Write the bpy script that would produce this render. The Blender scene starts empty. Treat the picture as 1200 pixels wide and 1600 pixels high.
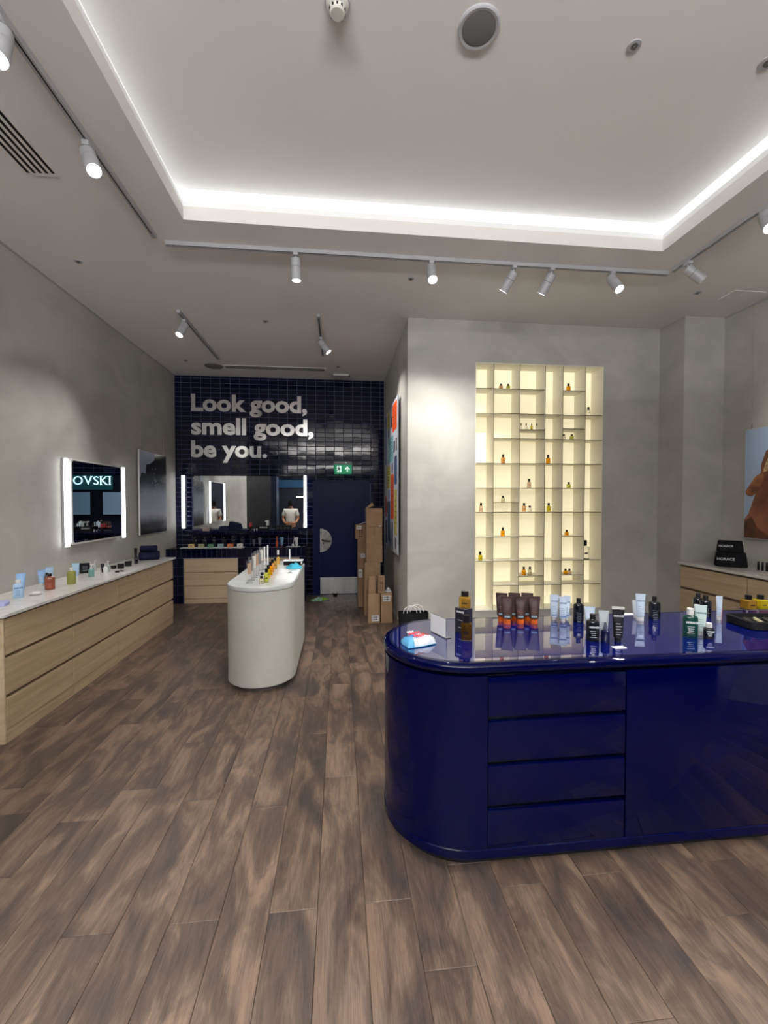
import bpy, bmesh, math, random
from mathutils import Vector, Matrix, Euler
random.seed(7)
S = bpy.context.scene
COL = S.collection
PI = math.pi

# ------------------------------------------------------------------ camera
FPX = 665.0
YAW = math.atan(70 / 665.0)
PITCH = -math.atan(16 / 665.0)
cd = bpy.data.cameras.new('camera'); cam = bpy.data.objects.new('camera', cd); COL.objects.link(cam)
cd.sensor_fit = 'HORIZONTAL'; cd.sensor_width = 36.0; cd.lens = FPX / 1200.0 * 36.0
cam.location = (0, 0, 1.63)
cam.rotation_euler = (PI / 2 + PITCH, 0, -YAW)
cd.clip_start = 0.02; cd.clip_end = 100
S.camera = cam

# ------------------------------------------------------------------ world, exposure, area lights
w = bpy.data.worlds.new('world'); S.world = w; w.use_nodes = True
w.node_tree.nodes['Background'].inputs[0].default_value = (0.75, 0.8, 0.9, 1)
w.node_tree.nodes['Background'].inputs[1].default_value = 0.02
S.view_settings.view_transform = 'Standard'
S.view_settings.look = 'None'
S.view_settings.gamma = 1.0
S.view_settings.use_curve_mapping = False
S.view_settings.exposure = 0.24

def area(name, loc, rot, sx, sy, energy, color=(1, 1, 1)):
    l = bpy.data.lights.new(name, 'AREA'); l.shape = 'RECTANGLE'; l.size = sx; l.size_y = sy
    l.energy = energy; l.color = color
    o = bpy.data.objects.new(name, l); COL.objects.link(o); o.location = loc; o.rotation_euler = rot
    return o

CEIL = 3.75; TRAY = 4.03; LX = -2.74; RX = 4.43; BY = 7.5; FY = 4.9; SX = 0.79
TX0, TX1, TY0, TY1 = -1.16, 2.73, -1.6, 3.39
# fill lights added unseen behind the camera to wash the ceiling (made-up housings below)
FILL_POS = [(-0.3, -2.05, 2.95), (-0.3, -2.8, 2.95), (-0.3, -3.55, 2.95)]
for i, p_ in enumerate(FILL_POS):
    area('fill_%d' % i, p_, (PI - 0.25, 0, 0), 3.6, 0.10, 235, (1.0, 0.985, 0.96))
area('concourse_light', (1.0, -6.2, 4.6), (0, 0, 0), 7, 2.0, 260, (0.95, 0.97, 1.0))

# ------------------------------------------------------------------ materials
MATS = {}
def mat(name, col, rough=0.5, metal=0.0, **k):
    if name in MATS: return MATS[name]
    m = bpy.data.materials.new(name); m.use_nodes = True
    b = m.node_tree.nodes['Principled BSDF']
    b.inputs['Base Color'].default_value = (*col, 1); b.inputs['Roughness'].default_value = rough
    b.inputs['Metallic'].default_value = metal
    if 'trans' in k: b.inputs['Transmission Weight'].default_value = k['trans']
    if 'ior' in k: b.inputs['IOR'].default_value = k['ior']
    if 'coat' in k:
        b.inputs['Coat Weight'].default_value = k['coat']; b.inputs['Coat Roughness'].default_value = 0.02
    if 'emit' in k:
        b.inputs['Emission Color'].default_value = (*k.get('ecol', col), 1)
        b.inputs['Emission Strength'].default_value = k['emit']
    if 'spec' in k: b.inputs['Specular IOR Level'].default_value = k['spec']
    if 'alpha' in k: b.inputs['Alpha'].default_value = k['alpha']
    MATS[name] = m
    return m
def srgb(r, g, b):
    f = lambda c: (c / 255 / 12.92) if c / 255 <= 0.04045 else ((c / 255 + 0.055) / 1.055) ** 2.4
    return (f(r), f(g), f(b))
def noisy(name, c1, c2, scale=(1, 1, 1), nscale=3, detail=6, rough=0.6, bump=0.0, bscale=None, lo=0.35, hi=0.65, distort=0.0, rand=False, spec=None, coat=0, metal=0, rr=None):
    """two colours mixed by noise in object space"""
    m = bpy.data.materials.new(name); m.use_nodes = True; nt = m.node_tree; N = nt.nodes; Lk = nt.links
    b = N['Principled BSDF']; b.inputs['Roughness'].default_value = rough; b.inputs['Metallic'].default_value = metal
    if spec is not None: b.inputs['Specular IOR Level'].default_value = spec
    if coat: b.inputs['Coat Weight'].default_value = coat; b.inputs['Coat Roughness'].default_value = 0.03
    tc = N.new('ShaderNodeTexCoord'); mp = N.new('ShaderNodeMapping'); mp.inputs['Scale'].default_value = scale
    Lk.new(tc.outputs['Object'], mp.inputs['Vector'])
    vec = mp.outputs['Vector']
    if rand:
        oi = N.new('ShaderNodeObjectInfo'); mul = N.new('ShaderNodeMath'); mul.operation = 'MULTIPLY'; mul.inputs[1].default_value = 80
        Lk.new(oi.outputs['Random'], mul.inputs[0])
        cx = N.new('ShaderNodeCombineXYZ'); Lk.new(mul.outputs[0], cx.inputs[0]); Lk.new(mul.outputs[0], cx.inputs[1]); Lk.new(mul.outputs[0], cx.inputs[2])
        va = N.new('ShaderNodeVectorMath'); va.operation = 'ADD'; Lk.new(vec, va.inputs[0]); Lk.new(cx.outputs[0], va.inputs[1]); vec = va.outputs[0]
    n = N.new('ShaderNodeTexNoise'); n.inputs['Scale'].default_value = nscale; n.inputs['Detail'].default_value = detail
    n.inputs['Distortion'].default_value = distort
    Lk.new(vec, n.inputs['Vector'])
    r = N.new('ShaderNodeValToRGB'); r.color_ramp.elements[0].position = lo; r.color_ramp.elements[1].position = hi
    r.color_ramp.elements[0].color = (*c1, 1); r.color_ramp.elements[1].color = (*c2, 1)
    Lk.new(n.outputs['Fac'], r.inputs['Fac']); Lk.new(r.outputs['Color'], b.inputs['Base Color'])
    if rr:
        mr = N.new('ShaderNodeMapRange'); mr.inputs['To Min'].default_value = rr[0]; mr.inputs['To Max'].default_value = rr[1]
        Lk.new(n.outputs['Fac'], mr.inputs['Value']); Lk.new(mr.outputs[0], b.inputs['Roughness'])
    if bump:
        n2 = N.new('ShaderNodeTexNoise'); n2.inputs['Scale'].default_value = bscale or nscale * 6; n2.inputs['Detail'].default_value = 4
        Lk.new(vec, n2.inputs['Vector'])
        bp = N.new('ShaderNodeBump'); bp.inputs['Strength'].default_value = bump; bp.inputs['Distance'].default_value = 0.004
        Lk.new(n2.outputs['Fac'], bp.inputs['Height']); Lk.new(bp.outputs[0], b.inputs['Normal'])
    MATS[name] = m
    return m

M_plaster = noisy('microcement', srgb(166, 165, 160), srgb(183, 182, 177), (1, 1, 1.3), 1.6, 8, 0.55, 0.5, 3.0, distort=0.8)
M_ceil = noisy('ceiling_paint', srgb(226, 224, 222), srgb(230, 228, 226), (1, 1, 1), 0.6, 2, 0.7, 0.0)
M_white = mat('white_paint', srgb(205, 205, 205), 0.5)
M_wfix = mat('white_fixture', srgb(168, 169, 174), 0.4)
M_tile = noisy('navy_tile', (0.0015, 0.0020, 0.015), (0.0022, 0.003, 0.024), (1, 1, 1), 2.0, 2, 0.06, 0.18, 7.0, rand=True, spec=0.36)
M_grout = mat('grout', srgb(94, 98, 132), 0.8)
M_navy = mat('navy_paint', (0.0030, 0.0080, 0.062), 0.45, spec=.2)
M_steel = noisy('brushed_steel', srgb(205, 206, 208), srgb(235, 236, 238), (5, 40, 1), 1, 3, 0.42, metal=1.0)
M_chrome = mat('chrome', srgb(200, 200, 200), 0.12, 1.0)
M_mirror = mat('mirror_glass', (0.86, 0.88, 0.88), 0.0, 1.0)
M_letter = mat('mirror_lettering', (0.93, 0.93, 0.93), 0.10, 1.0)
M_oak = noisy('pale_oak', srgb(170, 149, 120), srgb(186, 166, 138), (3, 0.6, 14), 2.2, 8, 0.45, 0.15, 20, rand=True, distort=0.6)
M_oakx = noisy('pale_oak_cross', srgb(178, 158, 130), srgb(192, 172, 145), (0.6, 3, 14), 2.2, 8, 0.45, 0.15, 20, rand=True, distort=0.6)
M_oakdark = mat('oak_shadow_gap', srgb(105, 82, 60), 0.6)
M_marble = noisy('white_stone', srgb(205, 203, 198), srgb(222, 221, 218), (1, 1, 1), 3.5, 9, 0.18, distort=1.5, lo=0.3, hi=0.6)
M_island = noisy('pale_concrete', srgb(180, 182, 175), srgb(190, 192, 186), (1, 1, 1), 2.2, 8, 0.45, 0.2, 14, distort=0.8)
M_islandtop = noisy('pale_concrete_top', srgb(184, 189, 189), srgb(200, 204, 204), (1, 1, 1), 3.2, 8, 0.22, distort=1)
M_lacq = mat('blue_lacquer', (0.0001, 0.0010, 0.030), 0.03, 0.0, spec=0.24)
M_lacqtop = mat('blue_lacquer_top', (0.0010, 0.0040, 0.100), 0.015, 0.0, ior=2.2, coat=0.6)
M_black = mat('black_plastic', (0.006, 0.006, 0.008), 0.3, spec=.35)
M_matblack = mat('matt_black', (0.008, 0.008, 0.010), 0.75, spec=.15)
M_dark = mat('dark_void', (0.003, 0.003, 0.004), 0.9)
M_cream = mat('cream_board', srgb(238, 235, 222), 0.5)
M_edgeshade = mat('shaded_edge', srgb(104, 102, 88), 0.6, spec=.2)  # front edges of the cream boards, darkened for the shade facing the room
M_glow = mat('backlit_cream', srgb(240, 236, 216), 0.5, emit=0.46, ecol=srgb(255, 242, 200))
M_led = mat('led_white', (1, 1, 1), 0.5, emit=4.5, ecol=(0.96, 0.98, 1.0))
M_lipglow = mat('lip_glow', (0.8, 0.8, 0.8), 0.5, emit=0.12, ecol=(0.93, 0.97, 1.0))  # soft emission added so the lip trim outshines the fascia
M_lens = mat('lamp_lens', (1, 1, 1), 0.3, emit=22, ecol=(1, 0.97, 0.92))
M_card = noisy('cardboard', srgb(146, 117, 90), srgb(162, 133, 104), (1, 1, 1), 5, 4, 0.8, rand=True)
M_card2 = mat('cardboard_edge', srgb(120, 90, 62), 0.8)
M_tape = mat('packing_tape', srgb(160, 122, 84), 0.25)
M_paper = mat('white_paper', srgb(228, 230, 234), 0.6)
M_ink = mat('black_ink', (0.01, 0.01, 0.01), 0.6)
M_wprint = mat('white_print', srgb(205, 208, 210), 0.5)
M_glass = mat('clear_glass', (0.97, 0.98, 0.98), 0.02, trans=1.0, ior=1.45)
M_acryl = mat('clear_acrylic', (0.95, 0.96, 0.98), 0.03, trans=0.92, ior=1.3)

# floor boards: brown oak with dark smoky patches, differing from board to board
def floor_mat():
    m = bpy.data.materials.new('smoked_oak_board'); m.use_nodes = True; nt = m.node_tree; N = nt.nodes; Lk = nt.links
    b = N['Principled BSDF']; b.inputs['Specular IOR Level'].default_value = 0.35
    tc = N.new('ShaderNodeTexCoord'); oi = N.new('ShaderNodeObjectInfo')
    mul = N.new('ShaderNodeMath'); mul.operation = 'MULTIPLY'; mul.inputs[1].default_value = 93; Lk.new(oi.outputs['Random'], mul.inputs[0])
    cx = N.new('ShaderNodeCombineXYZ')
    for i in range(3): Lk.new(mul.outputs[0], cx.inputs[i])
    va = N.new('ShaderNodeVectorMath'); va.operation = 'ADD'; Lk.new(tc.outputs['Object'], va.inputs[0]); Lk.new(cx.outputs[0], va.inputs[1])
    def noise(scale, ns, det, dist, rough=0.6):
        mp = N.new('ShaderNodeMapping'); mp.inputs['Scale'].default_value = scale; Lk.new(va.outputs[0], mp.inputs['Vector'])
        n = N.new('ShaderNodeTexNoise'); n.inputs['Scale'].default_value = ns; n.inputs['Detail'].default_value = det
        n.inputs['Distortion'].default_value = dist; n.inputs['Roughness'].default_value = rough
        Lk.new(mp.outputs[0], n.inputs['Vector']); return n
    big = noise((4.0, 1.3, 1), 1.7, 4, 0.9)      # dark smoky clouds stretched along the board
    mid = noise((18, 1.6, 1), 2.0, 8, 0.5, 0.7)       # grain bands
    fine = noise((150, 5, 1), 1.8, 5, 0.2, 0.75)     # pores
    r1 = N.new('ShaderNodeValToRGB'); e = r1.color_ramp.elements
    e[0].position = 0.34; e[0].color = (*srgb(74, 66, 63), 1); e[1].position = 0.60; e[1].color = (*srgb(122, 104, 92), 1)
    x = e.new(0.47); x.color = (*srgb(92, 79, 72), 1)
    Lk.new(big.outputs['Fac'], r1.inputs['Fac'])
    r2 = N.new('ShaderNodeValToRGB'); e = r2.color_ramp.elements
    e[0].position = 0.36; e[0].color = (0.74, 0.73, 0.74, 1); e[1].position = 0.66; e[1].color = (1.14, 1.11, 1.05, 1)
    Lk.new(mid.outputs['Fac'], r2.inputs['Fac'])
    r3 = N.new('ShaderNodeValToRGB'); e = r3.color_ramp.elements
    e[0].position = 0.35; e[0].color = (0.70, 0.69, 0.69, 1); e[1].position = 0.60; e[1].color = (1.05, 1.05, 1.05, 1)
    Lk.new(fine.outputs['Fac'], r3.inputs['Fac'])
    def mulc(a, c):
        mx = N.new('ShaderNodeMix'); mx.data_type = 'RGBA'; mx.blend_type = 'MULTIPLY'; mx.inputs['Factor'].default_value = 1.0
        Lk.new(a, mx.inputs['A']); Lk.new(c, mx.inputs['B']); return mx.outputs['Result']
    c = mulc(mulc(r1.outputs[0], r2.outputs[0]), r3.outputs[0])
    wn = N.new('ShaderNodeTexWhiteNoise'); wn.noise_dimensions = '1D'; Lk.new(mul.outputs[0], wn.inputs['W'])
    mr = N.new('ShaderNodeMapRange'); mr.inputs['To Min'].default_value = 0.86; mr.inputs['To Max'].default_value = 1.12; Lk.new(wn.outputs['Value'], mr.inputs['Value'])
    c = mulc(c, mr.outputs[0])
    Lk.new(c, b.inputs['Base Color'])
    rr = N.new('ShaderNodeMapRange'); rr.inputs['To Min'].default_value = 0.34; rr.inputs['To Max'].default_value = 0.52; Lk.new(mid.outputs['Fac'], rr.inputs['Value']); Lk.new(rr.outputs[0], b.inputs['Roughness'])
    bp = N.new('ShaderNodeBump'); bp.inputs['Strength'].default_value = 0.25; bp.inputs['Distance'].default_value = 0.002
    Lk.new(fine.outputs['Fac'], bp.inputs['Height']); Lk.new(bp.outputs[0], b.inputs['Normal'])
    return m
M_floor = floor_mat()

# ------------------------------------------------------------------ mesh helpers
class MB:
    def __init__(s): s.v = []; s.f = []; s.m = []; s.cur = 0
    def add(s, vs, fs, mi=None):
        o = len(s.v); s.v += [tuple(v) for v in vs]
        for f in fs: s.f.append(tuple(i + o for i in f)); s.m.append(s.cur if mi is None else mi)
        return s
    def box(s, x0, x1, y0, y1, z0, z1, mi=None):
        vs = [(x0, y0, z0), (x1, y0, z0), (x1, y1, z0), (x0, y1, z0), (x0, y0, z1), (x1, y0, z1), (x1, y1, z1), (x0, y1, z1)]
        return s.add(vs, [(0, 3, 2, 1), (4, 5, 6, 7), (0, 1, 5, 4), (1, 2, 6, 5), (2, 3, 7, 6), (3, 0, 4, 7)], mi)
    def bbox(s, x0, x1, y0, y1, z0, z1, bev=0.003, seg=2, mi=None):
        bm = bmesh.new(); bmesh.ops.create_cube(bm, size=1)
        for v in bm.verts: v.co = Vector((x0 + (v.co.x + .5) * (x1 - x0), y0 + (v.co.y + .5) * (y1 - y0), z0 + (v.co.z + .5) * (z1 - z0)))
        b = min(bev, .45 * min(x1 - x0, y1 - y0, z1 - z0))
        bmesh.ops.bevel(bm, geom=bm.edges[:], offset=b, segments=seg, profile=0.5, affect='EDGES')
        bm.verts.index_update()
        s.add([v.co[:] for v in bm.verts], [[v.index for v in f.verts] for f in bm.faces], mi); bm.free(); return s
    def rings(s, rings, cap0=True, cap1=True, closed=True, mi=None):
        n = len(rings[0]); vs = [p for r in rings for p in r]; fs = []
        for k in range(len(rings) - 1):
            for i in range(n if closed else n - 1):
                j = (i + 1) % n; fs.append((k * n + i, k * n + j, (k + 1) * n + j, (k + 1) * n + i))
        if cap0: fs.append(tuple(range(n))[::-1])
        if cap1: fs.append(tuple((len(rings) - 1) * n + i for i in range(n)))
        return s.add(vs, fs, mi)
    def loft(s, rs, n=24, cx=0, cy=0, mi=None, cap0=True, cap1=True):
        """rs: (z, rx, ry, power) superellipse rings"""
        out = []
        for r in rs:
            z, rx, ry = r[:3]; p = r[3] if len(r) > 3 else 2
            ring = []
            for i in range(n):
                a = 2 * PI * i / n; c, d = math.cos(a), math.sin(a)
                ring.append((cx + rx * math.copysign(abs(c) ** (2 / p), c), cy + ry * math.copysign(abs(d) ** (2 / p), d), z))
            out.append(ring)
        return s.rings(out, cap0, cap1, mi=mi)
    def cyl(s, p0, p1, r0, r1=None, n=20, mi=None):
        p0 = Vector(p0); p1 = Vector(p1); d = (p1 - p0).normalized(); r1 = r0 if r1 is None else r1
        a = d.orthogonal().normalized(); b = d.cross(a)
        R = lambda p, r: [tuple(p + a * (r * math.cos(2 * PI * i / n)) + b * (r * math.sin(2 * PI * i / n))) for i in range(n)]
        return s.rings([R(p0, r0), R(p1, r1)], mi=mi)
    def tube(s, pts, r, n=8, mi=None):
        pts = [Vector(p) for p in pts]; rs = []
        for i, p in enumerate(pts):
            d = (pts[min(i + 1, len(pts) - 1)] - pts[max(i - 1, 0)]).normalized()
            a = d.cross(Vector((0.13, 0.31, 0.94))).normalized() if abs(d.z) < .99 else Vector((1, 0, 0)); b = d.cross(a)
            rs.append([tuple(p + a * (r * math.cos(2 * PI * k / n)) + b * (r * math.sin(2 * PI * k / n))) for k in range(n)])
        return s.rings(rs, mi=mi)
    def prism(s, poly, z0, z1, mi=None):
        n = len(poly); return s.rings([[(x, y, z0) for x, y in poly], [(x, y, z1) for x, y in poly]], mi=mi)
    def prism_y(s, poly, y0, y1, mi=None):   # poly in x,z
        return s.rings([[(x, y1, z) for x, z in poly], [(x, y0, z) for x, z in poly]], mi=mi)
    def prism_x(s, poly, x0, x1, mi=None):   # poly in y,z
        return s.rings([[(x0, y, z) for y, z in poly], [(x1, y, z) for y, z in poly]], mi=mi)
    def sphere(s, c, r, n=14, sz=1.0, mi=None):
        rs = []
        for k in range(1, n // 2):
            t = PI * k / (n // 2); rs.append([(c[0] + r * math.sin(t) * math.cos(2 * PI * i / n), c[1] + r * math.sin(t) * math.sin(2 * PI * i / n), c[2] - sz * r * math.cos(t)) for i in range(n)])
        return s.rings(rs, mi=mi)
    def mesh(s, name, mats, smooth=False):
        me = bpy.data.meshes.new(name); me.from_pydata(s.v, [], s.f)
        for m in (mats if isinstance(mats, (list, tuple)) else [mats]): me.materials.append(m)
        for p, mi in zip(me.polygons, s.m): p.material_index = mi
        bm = bmesh.new(); bm.from_mesh(me); bmesh.ops.recalc_face_normals(bm, faces=bm.faces[:]); bm.to_mesh(me); bm.free()
        if smooth:
            for p in me.polygons: p.use_smooth = True
            try: me.set_sharp_from_angle(angle=math.radians(38))
            except Exception: pass
        me.update(); return me
    def build(s, name, mats, parent=None, world=True, smooth=False):
        """link as ONE object; world=True means the coordinates are world coordinates"""
        o = bpy.data.objects.new(name, s.mesh(name, mats, smooth)); COL.objects.link(o)
        if parent is not None:
            o.parent = parent
            if world:
                chain = Vector((0, 0, 0)); p = parent
                while p is not None: chain += Vector(p.location); p = p.parent
                o.data.transform(Matrix.Translation(-chain))
        return o

def tag(o, label=None, cat=None, group=None, kind=None):
    if label: o['label'] = label
    if cat: o['category'] = cat
    if group: o['group'] = group
    if kind: o['kind'] = kind
    return o
def thing(name, label, cat, loc=(0, 0, 0), rz=0, group=None):
    o = bpy.data.objects.new(name, None); COL.objects.link(o); o.empty_display_size = 0.05
    o.location = loc; o.rotation_euler = (0, 0, rz)
    return tag(o, label, cat, group)
def struct(name, mb, mats, smooth=False):
    o = mb.build(name, mats, smooth=smooth); o['kind'] = 'structure'; return o
def inst(mesh, name, parent, loc, rot=(0, 0, 0), scale=None):
    o = bpy.data.objects.new(name, mesh); COL.objects.link(o); o.parent = parent; o.location = loc; o.rotation_euler = rot
    if scale: o.scale = scale
    return o
def copy_tree(o, parent=None):
    c = o.copy(); COL.objects.link(c); c.parent = parent
    for ch in list(o.children): copy_tree(ch, c)
    return c
_txt = {}
def text_mesh(body, size, extrude=0.0005, bold=0.0, mats=None, key=None, res=3, align='CENTER'):
    k = (body, size, extrude, bold, mats.name if mats else '', align)
    if k in _txt: return _txt[k]
    cu = bpy.data.curves.new('t', 'FONT'); cu.body = body; cu.size = size; cu.extrude = extrude; cu.offset = bold; cu.resolution_u = res
    cu.align_x = align
    o = bpy.data.objects.new('t', cu); COL.objects.link(o); bpy.context.view_layer.update()
    dg = bpy.context.evaluated_depsgraph_get(); me = bpy.data.meshes.new_from_object(o.evaluated_get(dg))
    bpy.data.objects.remove(o)
    me.materials.clear()
    if mats: me.materials.append(mats)
    _txt[k] = me; return me

# ------------------------------------------------------------------ floor
LXB = -2.74
fl = MB(); fl.box(LX - .1, RX + .1, -4.3, BY + .1, -0.08, -0.008)
floor = struct('floor', fl, M_dark)
PW, PL = 0.19, 1.295
JO = {-4: 2.285, -3: 2.508, -2: 1.671, -1: 2.38, 0: 1.68, 1: 2.286, 2: 1.687, 3: 1.205, 4: 1.69, 7: 1.70, 8: 1.204, 9: 1.717, 11: 1.488, 12: 1.729}
pcache = {}
def plank_mesh(wd, ln):
    k = (round(wd, 3), round(ln, 3))
    if k in pcache: return pcache[k]
    b = 0.0018; hw, hl = wd / 2 - .0006, ln / 2 - .0008; m = MB()
    lo = [(-hw, -hl), (hw, -hl), (hw, hl), (-hw, hl)]; hi = [(-hw + b, -hl + b), (hw - b, -hl + b), (hw - b, hl - b), (-hw + b, hl - b)]
    m.rings([[(x, y, -.008) for x, y in lo], [(x, y, -b) for x, y in lo], [(x, y, 0) for x, y in hi]])
    pcache[k] = m.mesh('plank', M_floor); return pcache[k]
rest = MB(); nplank = 0
for k in range(-11, 27):
    xl = -0.66 + PW * k; xr = xl + PW; xl = max(xl, LX); xr = min(xr, RX)
    if xr - xl < .02: continue
    ytop = FY if (xl + xr) / 2 > SX else BY
    y = JO.get(k, random.uniform(0.6, 1.9)); y -= PL * math.ceil((y + 4.2) / PL)
    while y < ytop:
        a, c = max(y, -4.2), min(y + PL, ytop)
        if c - a > .01:
            if c > 0.75: inst(plank_mesh(xr - xl, c - a), 'plank', floor, ((xl + xr) / 2, (a + c) / 2, 0)); nplank += 1
            else: rest.add([(xl + .001, a, 0), (xr - .001, a, 0), (xr - .001, c - .001, 0), (xl + .001, c - .001, 0)], [(0, 1, 2, 3)])
        y += PL
tag(rest.build('plank_field', M_floor, floor), kind='stuff')

# ------------------------------------------------------------------ walls
m = MB(); m.box(LX - .15, LX, 1.9, BY + .15, 0, CEIL + .1); struct('wall_left', m, M_plaster)
m = MB(); m.box(LX - .15, LX + .02, -2.6, 1.9, 0, CEIL); struct('wall_left_middle', m, noisy('black_stone', (.004, .004, .005), (.014, .014, .016), (1, 1, 1), 4, 6, .7, spec=.04))
m = MB(); m.box(LX - .15, LX + .22, -3.3, -2.6, 0, CEIL)
M_spark = noisy('sparkling_dark_cladding', srgb(10, 14, 28), srgb(60, 76, 120), (1, 1, 1), 40, 3, 0.4, lo=0.50, hi=0.75)
struct('wall_left_front', m, M_spark)
m = MB(); m.box(RX, RX + .15, -1.0, 4.6, 0, CEIL + .1); struct('wall_right', m, M_plaster)
# feature wall with the niche opening, the return beside it and the side wall of the passage
NX0, NX1, NZ0, NZ1 = 1.600, 3.195, 0.330, 3.268
m = MB()
m.box(SX, NX0, FY, FY + .32, 0, CEIL + .1); m.box(NX1, 3.93, FY, FY + .32, 0, CEIL + .1)
m.box(NX0, NX1, FY, FY + .32, 0, NZ0); m.box(NX0, NX1, FY, FY + .32, NZ1, CEIL + .1); m.box(NX0, NX1, FY + .26, FY + .32, NZ0, NZ1)
struct('wall_feature', m, M_plaster)
m = MB(); m.box(3.93, RX + .15, 4.52, FY + .32, 0, CEIL + .1); struct('wall_return', m, M_plaster)
m = MB(); m.box(SX, SX + .15, FY + .32, BY + .15, 0, CEIL + .1); struct('wall_side', m, M_plaster)
# trims
for i, (x0, x1) in enumerate(((LX, LX + .012), (RX - .012, RX))):
    m = MB(); m.box(x0, x1, 1.9 if i == 0 else -1.0, BY if i == 0 else 4.52, CEIL - .012, CEIL); struct('trim_%d' % (i + 1), m, M_wfix)
m = MB(); m.box(SX - .012, SX, FY, BY, 0, .06); struct('baseboard_side', m, M_plaster)

# ------------------------------------------------------------------ tiled back wall
m = MB(); m.box(LX - .15, SX + .15, BY + .008, BY + .18, 0, CEIL + .1)
wall_back = struct('wall_back', m, M_grout)
TW, TH = 0.1597, 0.0801
X0T, Z0T = -2.6366, 2.1097
def tile_geo(m, hw, hh, d=.008, b=.004):
    m.rings([[(-hw, 0, -hh), (hw, 0, -hh), (hw, 0, hh), (-hw, 0, hh)][::1],
             [(-hw, -d + .003, -hh), (hw, -d + .003, -hh), (hw, -d + .003, hh), (-hw, -d + .003, hh)],
             [(-hw + b, -d, -hh + b), (hw - b, -d, -hh + b), (hw - b, -d, hh - b), (-hw + b, -d, hh - b)]])
G = .0030
tm = MB(); tile_geo(tm, TW / 2 - G, TH / 2 - G); tile_me = tm.mesh('tile', M_tile)
def hidden(xc, zc):
    if -0.45 < xc < 0.53 and zc < 1.98: return True      # the door stands here
    if -2.45 < xc < -0.66 and 1.17 < zc < 2.05: return True    # behind the mirror
    if xc < -0.55 and zc < 0.86: return True    # behind the tiled counter
    return False
field = MB(); cells = []
nx0 = int((LX - X0T) / TW) - 1
for i in range(nx0, 30):
    xl = X0T + i * TW; xr = xl + TW; a, c = max(xl, LX), min(xr, SX)
    if c - a < .01: continue
    j0 = -int(Z0T / TH) - 1
    for j in range(j0, 30):
        z0 = Z0T + j * TH; z1 = z0 + TH; d, e = max(z0, 0), min(z1, CEIL)
        if e - d < .01: continue
        if hidden((a + c) / 2, (d + e) / 2): continue
        full = (c - a) > TW - .001 and (e - d) > TH - .001
        cells.append((full, a, c, d, e))
cells_full = sorted([t for t in cells if t[0]], key=lambda t: abs((t[3] + t[4]) / 2 - 2.75) + 0.12 * abs((t[1] + t[2]) / 2 + .97))
for n, (fu, a, c, d, e) in enumerate(cells_full):
    rot = Euler((random.gauss(0, .003), 0, random.gauss(0, .003)))
    cen = Vector(((a + c) / 2, BY + .008, (d + e) / 2))
    if n < 300: inst(tile_me, 'tile', wall_back, cen, rot)
    else:
        R = rot.to_matrix(); field.add([tuple(cen + R @ Vector(v)) for v in tm.v], tm.f)
for (fu, a, c, d, e) in [t for t in cells if not t[0]]:
    t2 = MB(); tile_geo(t2, max((c - a) / 2 - G, .004), max((e - d) / 2 - G, .004), b=.002)
    field.add([((a + c) / 2 + x, BY + .008 + y, (d + e) / 2 + z) for x, y, z in t2.v], t2.f)
tag(field.build('tile_field', M_tile, wall_back), kind='stuff')

# ------------------------------------------------------------------ ceiling
m = MB(); YF = -4.3
m.box(LX - .15, TX0 - .10, YF, BY + .15, CEIL, CEIL + .09); m.box(TX1 + .10, RX + .15, YF, BY + .15, CEIL, CEIL + .09)
m.box(TX0 - .10, TX1 + .10, TY1 + .10, BY + .15, CEIL, CEIL + .09); m.box(TX0 - .10, TX1 + .10, YF, TY0 - .10, CEIL, CEIL + .09)
m.box(TX0 - .35, TX1 + .35, TY0 - .35, TY1 + .35, TRAY, TRAY + .1)
struct('ceiling', m, M_ceil)
def frame_ring(m, i0, i1, z0, z1):   # rectangular ring between inset i0 and i1 (outward offsets)
    m.box(TX0 - i1, TX0 - i0, TY0 - i1, TY1 + i1, z0, z1); m.box(TX1 + i0, TX1 + i1, TY0 - i1, TY1 + i1, z0, z1)
    m.box(TX0 - i0, TX1 + i0, TY1 + i0, TY1 + i1, z0, z1); m.box(TX0 - i0, TX1 + i0, TY0 - i1, TY0 - i0, z0, z1)
m = MB(); frame_ring(m, 0, .10, CEIL, 3.85); struct('trim_3', m, M_ceil)       # drop fascia and ledge
m = MB(); frame_ring(m, .085, .16, 3.85, TRAY); struct('trim_4', m, M_white)       # cove back wall
m = MB(); frame_ring(m, .070, .085, 3.90, TRAY - .002)
tag(m.build('cove_light', mat('cove_diffuser', (.9, .9, .9), .5, emit=.56, ecol=(.95, .98, 1.0))), 'continuous white glowing light band around the raised ceiling tray', 'light strip')
m = MB(); frame_ring(m, .004, .018, 3.85, 3.893)
tag(m.build('lip_glow', M_lipglow), 'thin white trim given a soft glow on the lip of the ceiling tray below the glowing band', 'light strip')

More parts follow.
